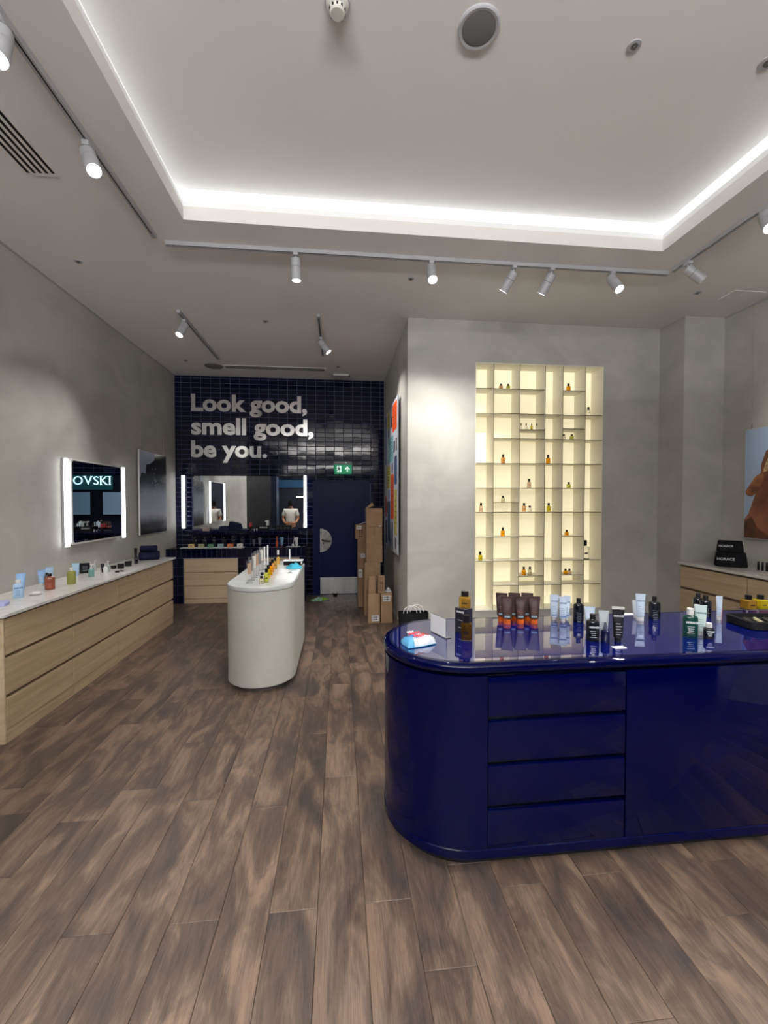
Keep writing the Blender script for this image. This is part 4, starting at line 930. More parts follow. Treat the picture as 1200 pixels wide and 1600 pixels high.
def towel(label, loc, L, R, rz, group='rolled navy towels'):
    t = thing('rolled_towel', label, 'towel', loc, rz, group)
    n = 30; m = MB(); rs = []
    for k, (f, q) in enumerate(((-.5, .80), (-.49, .93), (-.46, 1.0), (-.15, 1.0), (.15, .98), (.46, 1.0), (.49, .93), (.5, .80))):
        ring = []
        for i in range(n):
            a = 2 * PI * i / n; rr_ = R * q * (1 + .05 * math.sin(3 * a + f * 3)); z = R * .92 + rr_ * .92 * math.sin(a); ring.append((f * L, rr_ * 1.08 * math.cos(a), max(z, .001)))
        rs.append(ring)
    m.rings(rs); m.build('roll', M_towel, t, False, True)
    sp = MB(); pts = [(L / 2 + .001, (R * .78 * (1 - i / 40)) * math.cos(i * .42), R * .92 + (R * .78 * (1 - i / 40)) * .9 * math.sin(i * .42)) for i in range(38)]
    sp.tube(pts, .004, 6); sp.tube([(-p_[0], p_[1], p_[2]) for p_ in pts], .004, 6); sp.build('fold_edge', M_towel, t, False, True)
    return t
towel('rolled navy towel lying in front, one of the lower pair on the counter', (-2.440, 5.765, CT), .23, .056, .35)
towel('rolled navy towel lying behind, one of the lower pair on the counter', (-2.485, 5.885, CT), .23, .056, .35)
towel('smaller rolled navy towel on top of the two others', (-2.470, 5.825, CT + .096), .19, .046, .30)

# ------------------------------------------------------------------ right wall drawers
t = thing('drawer_cabinet', 'pale oak drawer cabinet against the right wall, left unit by the corner', 'cabinet', (4.15, 4.1, 0))
def cab_right(t, y0, y1):
    MB().box(3.922, RX - .003, y0 + .0005, y1 - .0005, 0, .905).build('carcass', M_oakdark, t)
    for z0, z1 in ((.662, .893), (.380, .635), (.092, .353)): MB().bbox(3.90, 3.922, y0 + .002, y1 - .002, z0, z1, .002, 1).build('drawer_front', M_oak, t)
    MB().box(3.906, 3.922, y0 + .001, y1 - .001, 0, .086).build('kick_board', M_oak, t)
cab_right(t, 3.690, 4.495)
t = thing('drawer_cabinet', 'pale oak drawer cabinet on the right wall, cut by the photo edge', 'cabinet', (4.15, 3.28, 0))
cab_right(t, 2.885, 3.688)
t = thing('drawer_cabinet', 'pale oak drawer cabinet on the right wall nearest the camera, out of frame', 'cabinet', (4.15, 2.48, 0))
cab_right(t, 2.08, 2.883)
t = thing('countertop', 'white stone countertop on the drawers along the right wall', 'countertop', (4.15, 3.3, .91))
MB().bbox(3.878, RX - .003, 2.06, 4.515, .915, .940, .003, 2).build('stone_slab', M_marble, t, True, True)
CR = .9402
def pouch(label, loc, W, D, H, rz):
    t = thing('wash_bag', label, 'bag', loc, rz, 'black wash bags on the right counter')
    m = MB(); m.loft([(0, W * .47, D * .45, 5), (.006, W * .5, D * .5, 5), (H * .35, W * .485, D * .47, 4.5), (H * .75, W * .465, D * .36, 4), (H * .95, W * .46, D * .26, 4), (H, W * .45, D * .22, 4)], 36); m.build('bag_body', noisy('black_canvas', (.006, .006, .008), (.013, .013, .016), (1, 1, 1), 25, 3, .9, .5, 60, spec=.1), t, False, True)
    m = MB(); m.box(-W * .42, W * .42, -.004, .004, H, H + .004); m.build('zip', M_black, t, False)
    m = MB(); m.tube([(W * .44, -.002, H), (W * .47, -.006, H - .012), (W * .475, -D * .3, H - .035)], .0035, 6); m.build('zip_pull', M_paper, t, False)
    o = inst(text_mesh('HORACE', W * .135, .0004, .001, M_wprint), 'lettering', t, (-W * .20, -D * .475, H * .48), (PI / 2 + .12 * -1, 0, 0)); return t
pouch('lower, wider black wash bag with white lettering on the right counter', (4.165, 4.13, CR), .275, .20, .150, -.62)
pouch('smaller black wash bag resting on top of the other on the right counter', (4.170, 4.145, CR + .154), .225, .15, .118, -.62)
for i, (x, y, lb) in enumerate(((4.199, 3.856, 'leftmost'), (4.209, 3.822, 'second from left'), (4.219, 3.788, 'third from left'), (4.228, 3.754, 'fourth, just outside the photo edge'))):
    sq = thing('lipstick_tube', 'small black tube in a row on the right counter, ' + lb, 'tube', (x, y, CR), 0, 'black tubes in a row')
    MB().loft([(0, .0095, .0095), (.060, .0095, .0095)], 16).build('body', M_matblack, sq, False, True); MB().loft([(.060, .0090, .0090), (.086, .0090, .0090), (.089, .007, .007)], 16).build('cap', M_black, sq, False, True)

# ------------------------------------------------------------------ pale island
t = thing('island_counter', 'pale stone-coloured island counter with rounded ends in the middle of the room', 'counter', (-.70, 4.46, 0))
IX0, IX1, IY0, IY1 = -1.000, -.400, 3.655, 5.28
def stad_y(i, n=26):
    x0, x1, y0, y1 = IX0 + i, IX1 - i, IY0 + i, IY1 - i; r = (x1 - x0) / 2; cx = (x0 + x1) / 2
    return [(cx + r * math.cos(a), y0 + r + r * math.sin(a)) for a in [-PI + PI * k / n for k in range(n + 1)]] + [(cx + r * math.cos(a), y1 - r + r * math.sin(a)) for a in [PI * k / n for k in range(n + 1)]]
def lay_i(lv): return [[(x, y, z) for x, y in stad_y(i)] for i, z in lv]
m = MB(); m.rings(lay_i([(.075, 0), (.075, .05)])); m.build('plinth', mat('island_plinth', srgb(120, 120, 112), .6), t, True, True)
m = MB(); m.rings(lay_i([(.006, .05), (.004, .052), (.004, .866)])); m.build('body', M_island, t, True, True)
m = MB(); m.rings(lay_i([(.010, .866), (.010, .870)])); m.build('shadow_gap', M_oakdark, t, True, True)
m = MB(); m.rings(lay_i([(.003, .870), (0, .873), (0, .898), (.003, .906), (.010, .910), (.020, .911)])); m.build('top', M_islandtop, t, True, True)
IT = .9112
for i, (x, y, hh, lb) in enumerate(((-.792, 3.850, .200, 'nearest the camera'), (-.800, 3.975, .215, 'second from the camera'), (-.800, 4.105, .235, 'third from the camera'), (-.800, 4.225, .240, 'fourth from the camera'), (-.792, 4.345, .240, 'fifth from the camera'), (-.812, 4.560, .245, 'farthest, beside the tall white sticks'))):
    tt = thing('perfume_plaque', 'clear acrylic perfume plaque on the island, ' + lb, 'plaque', (x, y, IT), .55, 'clear plaques in a row on the island')
    MB().bbox(-.028, .028, -.016, .016, 0, .010, .002).build('foot', M_acryl, tt, False)
    p = MB(); p.prism_y(round_rect(-.024, .024, .009, hh, .010), -.003, .003); p.build('plate', M_acryl, tt, False)
    p = MB(); p.box(-.016, .016, -.0036, -.0031, hh * .40, hh * .88); p.build('printed_panel', mat('plaque_tint_%d' % (i % 3), [srgb(170, 140, 118), srgb(120, 116, 116), srgb(205, 205, 200)][i % 3], .4), tt, False)
for x, y, hh, lq, lb in ((-.679, 3.806, .070, 'pale', 'clear perfume bottle with black cube cap nearest the island\'s front'), (-.690, 3.905, .085, 'clear', 'clear perfume bottle with black cap just behind the nearest one'),
        (-.647, 3.870, .125, 'lime', 'tall yellow-green perfume bottle with a long black cap on the island'), (-.665, 4.080, .125, 'yellow', 'yellow perfume bottle in the island\'s row, fourth from the camera'),
        (-.672, 4.250, .130, 'orange', 'orange perfume bottle in the island\'s row, fifth from the camera'), (-.680, 4.430, .130, 'amber', 'amber perfume bottle in the island\'s row, sixth from the camera'),
        (-.685, 4.640, .122, 'honey', 'honey-coloured perfume bottle in the island\'s row, seventh from the camera')):
    perfume('perfume_bottle', lb, (x, y, IT), .0195, hh, lq, 'perfume bottles on the island', square=True, cap_r=.0135, rz=.2)
tt = thing('perfume_bottle', 'tall amber perfume bottle with white tester stick at the island\'s far end', 'perfume bottle', (-.700, 4.98, IT), 0)
MB().loft([(0, .019, .019, 6), (.075, .019, .019, 6), (.082, .009, .009, 2), (.090, .009, .009, 2)], 24).build('glass_body', lqm(LIQ['honey'], 'honey'), tt, False, True)
MB().loft([(.090, .013, .013), (.112, .013, .013)], 20).build('cap', M_black, tt, False, True); MB().box(-.010, .010, -.004, .004, .112, .165).build('paper_stick', M_paper, tt, False)
for x, dz, lb in ((-.835, .215, 'left of a pair'), (-.800, .232, 'right of a pair')):
    tt = thing('tester_sticks', 'tall white paper tester strip in a holder on the island, ' + lb, 'paper strip', (x, 4.88, IT)); MB().loft([(0, .014, .014), (.012, .014, .014)], 16).build('holder', M_acryl, tt, False, True); MB().box(-.008, .008, -.001, .001, .010, dz).build('strip', M_paper, tt, False)
tt = thing('tester_box', 'flat dark box of paper tester strips at the far end of the island', 'box', (-.520, 4.93, IT), -.05)
MB().bbox(-.105, .105, -.05, .05, 0, .045, .002, 1).build('box_body', M_matblack, tt, False); MB().box(-.107, .107, -.052, .052, .045, .056).build('paper_stack', M_paper, tt, False); MB().box(.090, .104, -.0525, -.0505, .010, .040).build('label', M_paper, tt, False)
tt = thing('tester_stick', 'upright white stick standing on the dark box at the island\'s end', 'stick', (-.565, 4.93, IT + .0562)); MB().cyl((0, 0, 0), (0, 0, .125), .0075, n=14).build('stick', M_paper, tt, False, True)
tt = thing('cleaning_cloth', 'crumpled turquoise cloth at the far end of the island', 'cloth', (-.490, 4.69, IT), .1)
random.seed(4); m = MB(); N1 = 26; top = []; bt = []
for j in range(N1):
    for i in range(N1):
        a = i / (N1 - 1) * 2 - 1; b = j / (N1 - 1) * 2 - 1; e_ = max(0, 1 - a * a) * max(0, 1 - b * b)
        z = .004 + .050 * e_ * (.45 + .55 * abs(math.sin(3.3 * a + 1.5 * b)) * abs(math.cos(2.2 * b - a))) + .010 * math.exp(-((a - .1) ** 2 * 20 + (b - .3) ** 2 * 6))
        x = .075 * a * (1 + .15 * math.sin(4 * b)); y = .085 * b * (1 + .18 * math.cos(3 * a)); top.append((x, y, z + .003)); bt.append((x, y, z * .2))
fs = [(j * N1 + i, j * N1 + i + 1, (j + 1) * N1 + i + 1, (j + 1) * N1 + i) for j in range(N1 - 1) for i in range(N1 - 1)]
o_ = len(top); fs += [tuple(o_ + k for k in f[::-1]) for f in fs]
ed = [i for i in range(N1)] + [j * N1 + N1 - 1 for j in range(1, N1)] + [(N1 - 1) * N1 + i for i in range(N1 - 2, -1, -1)] + [j * N1 for j in range(N1 - 2, 0, -1)]
fs += [(ed[k], ed[k] + o_, ed[(k + 1) % len(ed)] + o_, ed[(k + 1) % len(ed)]) for k in range(len(ed))]
m.add(top + bt, fs); m.build('cloth', mat('turquoise', srgb(60, 175, 205), .7), tt, False, True)
tt = thing('ring_tray', 'small dark disc lying on the island top before the turquoise cloth', 'disc', (-.500, 4.40, IT)); MB().loft([(0, .018, .018), (.003, .018, .018), (.004, .014, .014)], 20).build('disc', mat('grey_disc', srgb(110, 115, 120), .4), tt, False, True)

# ------------------------------------------------------------------ tiled counter below the mirror
t = thing('tiled_counter', 'navy tiled counter under the mirror with pale oak drawer fronts', 'counter', (-1.64, 7.28, 0))
CY = 7.05; CXR = -.545; CZ = .878
m = MB(); m.box(LX + .002, CXR - .008, CY + .008, BY - .002, .72, CZ - .008)
for a, b in ((LX + .002, -2.475), (-1.625, -1.40), (-.650, CXR - .008)): m.box(a, b, CY + .008, BY - .002, 0, .72)
m.build('core', M_grout, t)
def tile_plate(w_, h_):
    m_ = MB(); tile_geo(m_, w_ / 2 - G * .8, h_ / 2 - G * .8, b=.003); return m_.mesh('tile', M_tile)
def lay_front(x0, x1, z0, z1, tw, th):
    nx = max(1, round((x1 - x0) / tw)); nz = max(1, round((z1 - z0) / th)); tw = (x1 - x0) / nx; th = (z1 - z0) / nz; me = tile_plate(tw, th)
    for i in range(nx):
        for j in range(nz): inst(me, 'tile', t, (x0 + (i + .5) * tw - t.location.x, CY + .008 - t.location.y, z0 + (j + .5) * th), (random.gauss(0, .004), 0, random.gauss(0, .004)))
lay_front(LX + .002, CXR, .732, CZ, .0785, .15)
lay_front(LX + .002, -2.475, 0, .732, .105, .146); lay_front(-1.625, -1.40, 0, .732, .1, .146); lay_front(-.650, CXR, 0, .732, .105, .146)
me = tile_plate(.146, .157); nz = 5
for i in range(3):
    for j in range(5):
        o = inst(me, 'tile', t, (CXR - .008 - t.location.x, CY + .0815 + i * .146 - t.location.y, .0878 + j * .1756), (0, 0, PI / 2)); o.scale = (1, 1, 1.11)
me = tile_plate(.0785, .15)
for i in range(28):
    for j in range(3):
        inst(me, 'tile', t, (LX + .041 + i * .0785 - t.location.x, CY + .075 + j * .15 - t.location.y, CZ - .008), (-PI / 2, 0, 0))
for x0, x1 in ((-2.466, -1.632), (-1.393, -.657)):
    MB().box(x0, x1, CY + .03, BY - .01, .0, .716).build('drawer_box', M_oakdark, t)
    for z0, z1 in ((.502, .716), (.288, .494), (.078, .280)): MB().bbox(x0, x1, CY + .010, CY + .030, z0, z1, .002, 1).build('drawer_front', M_oakx, t)
    MB().box(x0, x1, CY + .014, CY + .030, 0, .070).build('kick_board', M_oakx, t)
KT = CZ + .0003
# tiled ledge under the mirror
t = thing('tiled_ledge', 'narrow navy tiled ledge just below the wide mirror', 'ledge', (-1.60, 7.42, 1.0))
MB().box(-2.50, -.66, 7.365, BY - .012, 1.085, 1.130).build('core', M_grout, t)
for i in range(12):
    inst(tile_plate(.1533, .047), 'tile', t, (-2.50 + .0767 + i * .1533 - t.location.x, 7.365 - t.location.y, .1075), (0, 0, 0))
    inst(tile_plate(.1533, .123), 'tile', t, (-2.50 + .0767 + i * .1533 - t.location.x, 7.365 + .0615 - t.location.y, .130), (-PI / 2, 0, 0))
LT = 1.1385
# six soaps with dark bottles behind
cols = [('yellow', srgb(205, 180, 100)), ('pale green', srgb(165, 172, 128)), ('green', srgb(86, 135, 108)), ('grey-blue', srgb(128, 158, 160)), ('orange', srgb(206, 112, 50)), ('white', srgb(220, 220, 214))]
tt = thing('display_tray', 'thin white tray under the soap boxes on the tiled counter', 'tray', (-2.0, 7.20, KT)); MB().bbox(-.56, .44, -.045, .075, 0, .006, .002).build('tray', M_white, tt, False)
for i, (cn, cc) in enumerate(cols):
    x = -2.395 + i * .1535; y = 7.205
    s_ = thing('soap_box', '%s soap box on the tiled counter, in a row of six' % cn, 'soap box', (x, y, KT + .0065), 0, 'coloured soap boxes in a row')
    MB().bbox(-.043, .043, -.022, .022, 0, .055, .002, 1).build('carton', mat('soap_' + cn, cc, .5), s_, False); MB().box(-.015, .020, -.0226, -.0221, .018, .034).build('print', mat('soapprint', srgb(120, 120, 110), .5), s_, False)
    b_ = bottle('black bottle standing behind the %s soap box' % cn, (x + .02, y + .115, KT), .040, .165, M_bd, M_black, lines=3, tm=mat('dim_print', srgb(80, 84, 96), .5), flat=.6, cap_r=.4, shoulder=.72, group='black bottles behind the soaps')
sq_tube('shorter dark grey tube, left of a pair on the tiled counter', (-1.428, 7.33, KT), .048, .118, mat('tube_slate', srgb(52, 56, 66), .4), M_black, lines=3, tm=M_grey)
sq_tube('taller dark grey tube, right of a pair on the tiled counter', (-1.330, 7.32, KT), .058, .152, mat('tube_slate', (0, 0, 0)), M_black, lines=3, tm=M_grey)
bottle('slim orange tube bottle on the tiled counter', (-1.046, 7.31, KT), .019, .168, mat('orange_body', srgb(190, 72, 44), .4), M_tubeorange, lines=0, shoulder=.5, cap_r=.5)
sq_tube('blue and white tube with a red cap on the tiled counter', (-.955, 7.23, KT), .056, .160, mat('bluewhite', srgb(90, 130, 165), .4), mat('cap_red', srgb(120, 34, 46), .4), lines=2)
tt = thing('brush_stand', 'white ball-footed brush stand on the tiled counter', 'brush', (-.772, 7.22, KT + .006)); MB().sphere((0, 0, .023), .023).build('ball', M_white, tt, False, True); MB().cyl((.008, 0, .04), (.025, .0, .165), .004, n=10).build('handle', M_white, tt, False, True)
sq_tube('white squeeze tube at the right end of the tiled counter', (-.711, 7.22, KT + .006), .052, .148, M_white, M_white, lines=0)
tt = thing('display_tray', 'thin white tray under the white tube at the right end of the tiled counter', 'tray', (-.75, 7.21, KT)); MB().bbox(-.13, .10, -.05, .07, 0, .0055, .002).build('tray', M_white, tt, False)
tt = thing('wire_rack', 'thin dark metal rail tray on the right half of the tiled counter', 'rack', (-1.0, 7.15, KT)); m = MB()
m.tube([(-.50, -.06, .006), (.40, -.06, .006), (.44, -.04, .02), (.44, .10, .055), (.44, .18, .055)], .004, 6); m.tube([(-.50, -.06, .006), (-.50, .18, .006)], .004, 6); m.build('rail', M_chrome, tt, False, True)
# things on the ledge
tt = thing('small_box', 'small beige box on the ledge under the left part of the wide mirror', 'box', (-2.226, 7.42, LT)); MB().bbox(-.05, .05, -.03, .03, 0, .055, .002, 1).build('carton', mat('beige_card', srgb(160, 145, 138), .6), tt, False); MB().box(-.051, .051, -.031, .031, .040, .056).build('lid', mat('beige_lid', srgb(172, 158, 150), .6), tt, False)
def soft(label, loc, W, D, H, rz, tilt=0):
    t = thing('travel_pouch', label, 'bag', loc, rz); m = MB(); m.loft([(0, W * .48, D * .48, 5), (H * .4, W * .5, D * .5, 4.5), (H, W * .42, D * .3, 4)], 30)
    if tilt:
        for i, v in enumerate(m.v): m.v[i] = (v[0], v[1], v[2] * (1 + tilt * v[0] / W))
    m.build('bag_body', M_towel, t, False, True); MB().box(-W * .35, W * .35, -.003, .003, H * (1 - .0), H + .004).build('zip', M_black, t, False); return t
soft('flat navy pouch on the ledge below the mirrored light bars', (-1.93, 7.425, LT), .18, .09, .075, 0)
soft('taller slumped navy pouch on the ledge, right of the flat one', (-1.76, 7.425, LT), .20, .10, .135, 0, -.4)
bottle('small red-capped bottle on the ledge near the middle of the wide mirror', (-1.51, 7.43, LT), .020, .13, M_matblack, mat('red_cap', srgb(190, 40, 50), .4), lines=0, shoulder=.45, cap_r=.8)
tt = thing('display_block', 'black block with white lettering on the ledge before the mirror', 'display block', (-1.28, 7.425, LT)); MB().bbox(-.095, .095, -.035, .035, 0, .085, .002, 1).build('block', M_matblack, tt, False); inst(text_mesh('HORACE', .032, .0005, .001, M_wprint), 'lettering', tt, (0, -.0356, .045), (PI / 2, 0, 0))
for x, hh in ((-1.435, .04), (-1.395, .05)):
    tt = thing('small_vial', 'tiny white vial on the ledge beside the black block, %s' % ('left one' if x < -1.4 else 'right one'), 'vial', (x, 7.42, LT)); MB().loft([(0, .009, .009), (hh * .7, .009, .009), (hh * .8, .005, .005)], 14).build('body', M_white, tt, False, True); MB().loft([(hh * .8, .006, .006), (hh, .006, .006)], 12).build('cap', M_black, tt, False, True)
tt = thing('spray_head', 'white trigger spray head standing on the black block', 'spray bottle', (-1.225, 7.425, LT + .0855)); MB().loft([(0, .016, .016), (.05, .014, .014), (.06, .008, .008)], 16).build('body', M_white, tt, False, True); MB().bbox(-.035, .015, -.008, .008, .060, .085, .004).build('trigger', M_white, tt, False, True)
tt = thing('display_block', 'wide black block with four dark round lids on the ledge', 'display block', (-.955, 7.425, LT)); MB().bbox(-.13, .13, -.035, .035, 0, .082, .002, 1).build('block', M_matblack, tt, False)
for k in range(4): MB().cyl((-.09 + .06 * k, -.0352, .042), (-.09 + .06 * k, -.040, .042), .022, n=20).build('round_lid', mat('lid_grey', srgb(40, 44, 56), .3), tt, False, True)

# ------------------------------------------------------------------ cardboard boxes
def carton(label, x0, x1, y0, y1, z0, z1, rz=0, sticker=None, flap=False, arrows=False, cat='cardboard box', slot=False):
    cx, cy = (x0 + x1) / 2, (y0 + y1) / 2; t = thing('cardboard_box', label, cat, (cx, cy, z0 + .0004), rz, 'cardboard boxes by the blue door'); hx, hy, h = (x1 - x0) / 2, (y1 - y0) / 2, z1 - z0 - .0015
    if flap:
        m = MB(); m.box(-hx, hx, -hy, -hy + .004, 0, h); m.box(-hx, hx, hy - .004, hy, 0, h); m.box(-hx, -hx + .004, -hy, hy, 0, h); m.box(hx - .004, hx, -hy, hy, 0, h); m.box(-hx, hx, -hy, hy, 0, .004); m.build('box_body', M_card, t, False)
        m = MB(); m.prism_x([(-hy, h), (-hy + .004, h), (hy * .6, h + .075), (hy * .6 - .004, h + .078)], -hx, -hx + .02)
        m.v = [(v[0] - (0), v[1], v[2]) for v in m.v]; 
        f = MB(); f.add([(-hx, -hy, h), (-hx, hy, h), (-hx + .10, hy, h + .085), (-hx + .10, -hy, h + .045), (-hx + .004, -hy, h - .002), (-hx + .004, hy, h - .002), (-hx + .104, hy, h + .083), (-hx + .104, -hy, h + .043)], [(0, 1, 2, 3), (7, 6, 5, 4), (0, 4, 5, 1), (3, 2, 6, 7), (1, 5, 6, 2), (0, 3, 7, 4)])
        f.build('flap', M_card, t, False)
        f = MB(); f.add([(hx - .004, -hy, h), (hx - .004, hy, h), (hx - .05, hy, h - .06), (hx - .05, -hy, h - .06)], [(0, 1, 2, 3)]); f.build('flap', M_card, t, False)
    else:
        MB().bbox(-hx, hx, -hy, hy, 0, h, .0015, 1).build('box_body', M_card, t, False)
        MB().box(-hx - .0004, hx + .0004, -.02, .02, h - .0012, h + .0003).build('packing_tape', M_tape, t, False)
    if not slot:
        m = MB(); m.box(-hx + .004, hx - .004, -hy - .0006, -hy - .0001, h * .015, h * .015 + .0015); m.build('crease', M_card2, t, False)
    if sticker:
        sx0, sx1, sz0, sz1, kind = sticker; m = MB(); m.box(sx0, sx1, -hy - .0012, -hy - .0003, sz0, sz1); o = m.build('shipping_label', M_paper, t, False)
        q = MB(); w_, h_ = sx1 - sx0, sz1 - sz0
        if kind == 'up':
            for f in (.32, .68):
                c = sx0 + w_ * f; q.box(c - w_ * .05, c + w_ * .05, -hy - .0018, -hy - .0012, sz0 + h_ * .2, sz0 + h_ * .6); q.prism_y([(c - w_ * .13, sz0 + h_ * .58), (c + w_ * .13, sz0 + h_ * .58), (c, sz0 + h_ * .82)], -hy - .0018, -hy - .0012)
            q.box(sx0 + w_ * .12, sx1 - w_ * .12, -hy - .0018, -hy - .0012, sz0 + h_ * .1, sz0 + h_ * .14)
        elif kind == 'side':
            for f in (.32, .70):
                c = sz0 + h_ * f; q.box(sx0 + w_ * .15, sx0 + w_ * .62, -hy - .0018, -hy - .0012, c - h_ * .05, c + h_ * .05); q.prism_y([(sx0 + w_ * .60, c - h_ * .12), (sx0 + w_ * .85, c), (sx0 + w_ * .60, c + h_ * .12)], -hy - .0018, -hy - .0012)
            q.box(sx0 + w_ * .06, sx0 + w_ * .09, -hy - .0018, -hy - .0012, sz0 + h_ * .1, sz1 - h_ * .1)
        else:
            for f in (.25, .45, .7): q.box(sx0 + w_ * .15, sx0 + w_ * (.5 + .3 * (f == .45)), -hy - .0018, -hy - .0012, sz0 + h_ * f, sz0 + h_ * (f + .08))
        q.build('printed_marks', M_ink, o, False)
        if o.parent: 
            for c in o.children: c.location = (0, 0, 0)
    if arrows:
        q = MB()
        for c in (-hx * .25, hx * .25): q.box(c - .003, c + .003, -hy - .0012, -hy - .0003, h * .25, h * .6); q.prism_y([(c - .010, h * .58), (c + .010, h * .58), (c, h * .75)], -hy - .0012, -hy - .0003)
        q.box(-hx * .5, hx * .5, -hy - .0012, -hy - .0003, h * .16, h * .19); q.build('printed_arrows', M_ink, t, False)
    if slot:
        q = MB(); q.box(-.004, .004, -hy - .0008, -hy - .0002, h * .5, h); q.build('tape_edge', M_card2, t, False)
    return t
carton('bottom cardboard box of the tallest stack, resting on the floor', .352, .586, 6.02, 6.36, 0, .508)
carton('cardboard box fourth from the top of the tallest stack', .360, .582, 6.025, 6.35, .508, .768)
carton('third cardboard box from the top of the tallest stack', .384, .610, 6.02, 6.33, .768, 1.015)
carton('second cardboard box from the top of the tallest stack', .382, .608, 6.02, 6.34, 1.015, 1.272, slot=True)
carton('open cardboard box with a raised flap on top of the tallest stack', .386, .612, 6.02, 6.32, 1.272, 1.536, flap=True, sticker=(.060, .100, .006, .020, 'none'))
for z0, z1, lab, st in ((0, .21, 'lowest cardboard box of the narrow stack beside the door', None), (.21, .415, 'second cardboard box from the floor in the narrow stack beside the door', None),
        (.415, .607, 'cardboard box with a two-arrow label in the narrow stack', (-.078, -.022, .045, .170, 'up')),
        (.607, .854, 'cardboard box with a torn label at its top corner in the narrow stack', (-.040, .030, .160, .225, 'none')),
        (.854, 1.055, 'plain cardboard box second from the top of the narrow stack beside the door', None)):
    carton(lab, .287, .455, 6.55, 6.86, z0, z1, sticker=st)
tt = carton('top cardboard box of the narrow stack, with printed arrows and a white label', .251, .405, 6.54, 6.80, 1.055, 1.275, sticker=(-.065, .015, .150, .208, 'none'), arrows=True)
tt = thing('paper_sheet', 'loose white paper sheet on top of the narrow box stack', 'paper', (.36, 6.64, 1.277)); m = MB(); m.add([(-.05, -.05, .001), (.06, -.05, .035), (.06, .06, .037), (-.05, .06, .002), (-.05, -.05, .0022), (.06, -.05, .0362), (.06, .06, .0382), (-.05, .06, .0032)], [(3, 2, 1, 0), (4, 5, 6, 7), (0, 1, 5, 4), (1, 2, 6, 5), (2, 3, 7, 6), (3, 0, 4, 7)]); m.build('sheet', M_paper, tt, False)
carton('tall front cardboard box on the floor with a label near its bottom, left of two', .380, .540, 5.645, 5.86, 0, .402, sticker=(-.032, .070, .030, .108, 'side'))
carton('tall front cardboard box on the floor with a label near its top, right of two', .551, .707, 5.645, 5.87, 0, .402, sticker=(-.052, .052, .295, .375, 'side'))
carton('small cardboard box standing on the left front box', .392, .480, 5.655, 5.80, .402, .632)
carton('small narrow cardboard box on the front pair, right of two', .517, .607, 5.655, 5.76, .402, .630, arrows=True)
tt = thing('plastic_wrap', 'crumpled white plastic wrap on top of the right front box', 'wrapping', (.660, 5.74, .4022)); random.seed(5); m = MB(); rs = []
for k in range(6):
    f = k / 5; rs.append([(.042 * (1 - f * .8) * (1 + .3 * random.uniform(-1, 1)) * math.cos(2 * PI * i / 14), .045 * (1 - f * .8) * (1 + .3 * random.uniform(-1, 1)) * math.sin(2 * PI * i / 14), .001 + .055 * f + (.008 * random.random() if k else 0)) for i in range(14)])
m.rings(rs); m.build('wrap', mat('plastic_white', srgb(205, 208, 212), .3), tt, False, False)
# cloth and stop by the door
def rag(name, label, loc, wx, wy, h, mats, seed, rz=0):
    random.seed(seed); t = thing(name, label, 'cloth', loc, rz); n = 18; top = []; bt = []
    for j in range(n):
        for i in range(n):
            a = i / (n - 1) * 2 - 1; b = j / (n - 1) * 2 - 1; e_ = max(0, 1 - a * a) * max(0, 1 - b * b); z = .004 + h * e_ ** .5 * (.4 + .6 * random.random())
            x = wx * a * (1 + .2 * math.sin(5 * b + seed)); y = wy * b * (1 + .2 * math.cos(4 * a)); top.append((x, y, z)); bt.append((x, y, .001))
    N = len(top); fs = [(j * n + i, j * n + i + 1, (j + 1) * n + i + 1, (j + 1) * n + i) for j in range(n - 1) for i in range(n - 1)]; m = MB(); m.add(top + bt, [], None)
    m.f = fs + [tuple(N + k for k in f[::-1]) for f in fs]; m.m = [0 if random.random() < .55 and (f[0] % n) < n * .6 else 1 for f in fs] + [0] * len(fs)
    ed = [i for i in range(n)] + [j * n + n - 1 for j in range(1, n)] + [(n - 1) * n + i for i in range(n - 2, -1, -1)] + [j * n for j in range(n - 2, 0, -1)]
    m.f += [(ed[k], ed[k] + N, ed[(k + 1) % len(ed)] + N, ed[(k + 1) % len(ed)]) for k in range(len(ed))]; m.m += [0] * len(ed)
    m.build('cloth', mats, t, False); return t
rag('cleaning_cloth', 'crumpled green and pale blue cloth on the floor at the foot of the blue door', (-.325, 7.10, 0), .125, .065, .045, [mat('rag_blue', srgb(160, 205, 215), .8), mat('rag_green', srgb(130, 185, 60), .8)], 3, .35)
tt = thing('door_stop', 'small black door stop on the floor before the steel kick plate', 'door stop', (-.075, 7.33, 0)); MB().loft([(0, .036, .030), (.040, .036, .030), (.055, .045, .036), (.062, .044, .035)], 18).build('stop_body', M_black, tt, False, True)

# ------------------------------------------------------------------ outside the shop front (seen only in the mirrors and gloss)
m = MB(); m.box(-9, 12, -11, -4.3, -.08, -.004); m.box(RX + .15, 12, -4.3, 5, -.08, -.004); m.box(-9, LX - .15, -4.3, -3.9, -.08, -.004)
struct('floor_concourse', m, noisy('concourse_stone', srgb(86, 86, 88), srgb(110, 108, 106), (1, 1, 1), 1.2, 4, .25))
m = MB(); m.box(-9, 12, -11, -4.3, 5.2, 5.3); m.box(RX + .15, 12, -4.3, 5, 5.2, 5.3); struct('ceiling_concourse', m, mat('dark_ceiling', (.012, .012, .014), .7))
m = MB(); m.box(-9, 12, -7.6, -7.4, 0, 5.2); m.box(11.9, 12, -7.4, 5, 0, 5.2); m.box(-9, -8.9, -7.4, -4, 0, 5.2); struct('wall_opposite', m, mat('dark_front', (.008, .010, .022), .35))
m = MB(); m.box(LX - .15, RX + .15, -4.45, -4.3, 3.3, 5.2); struct('trim_5', m, mat('fascia_dark', (.02, .02, .025), .5))
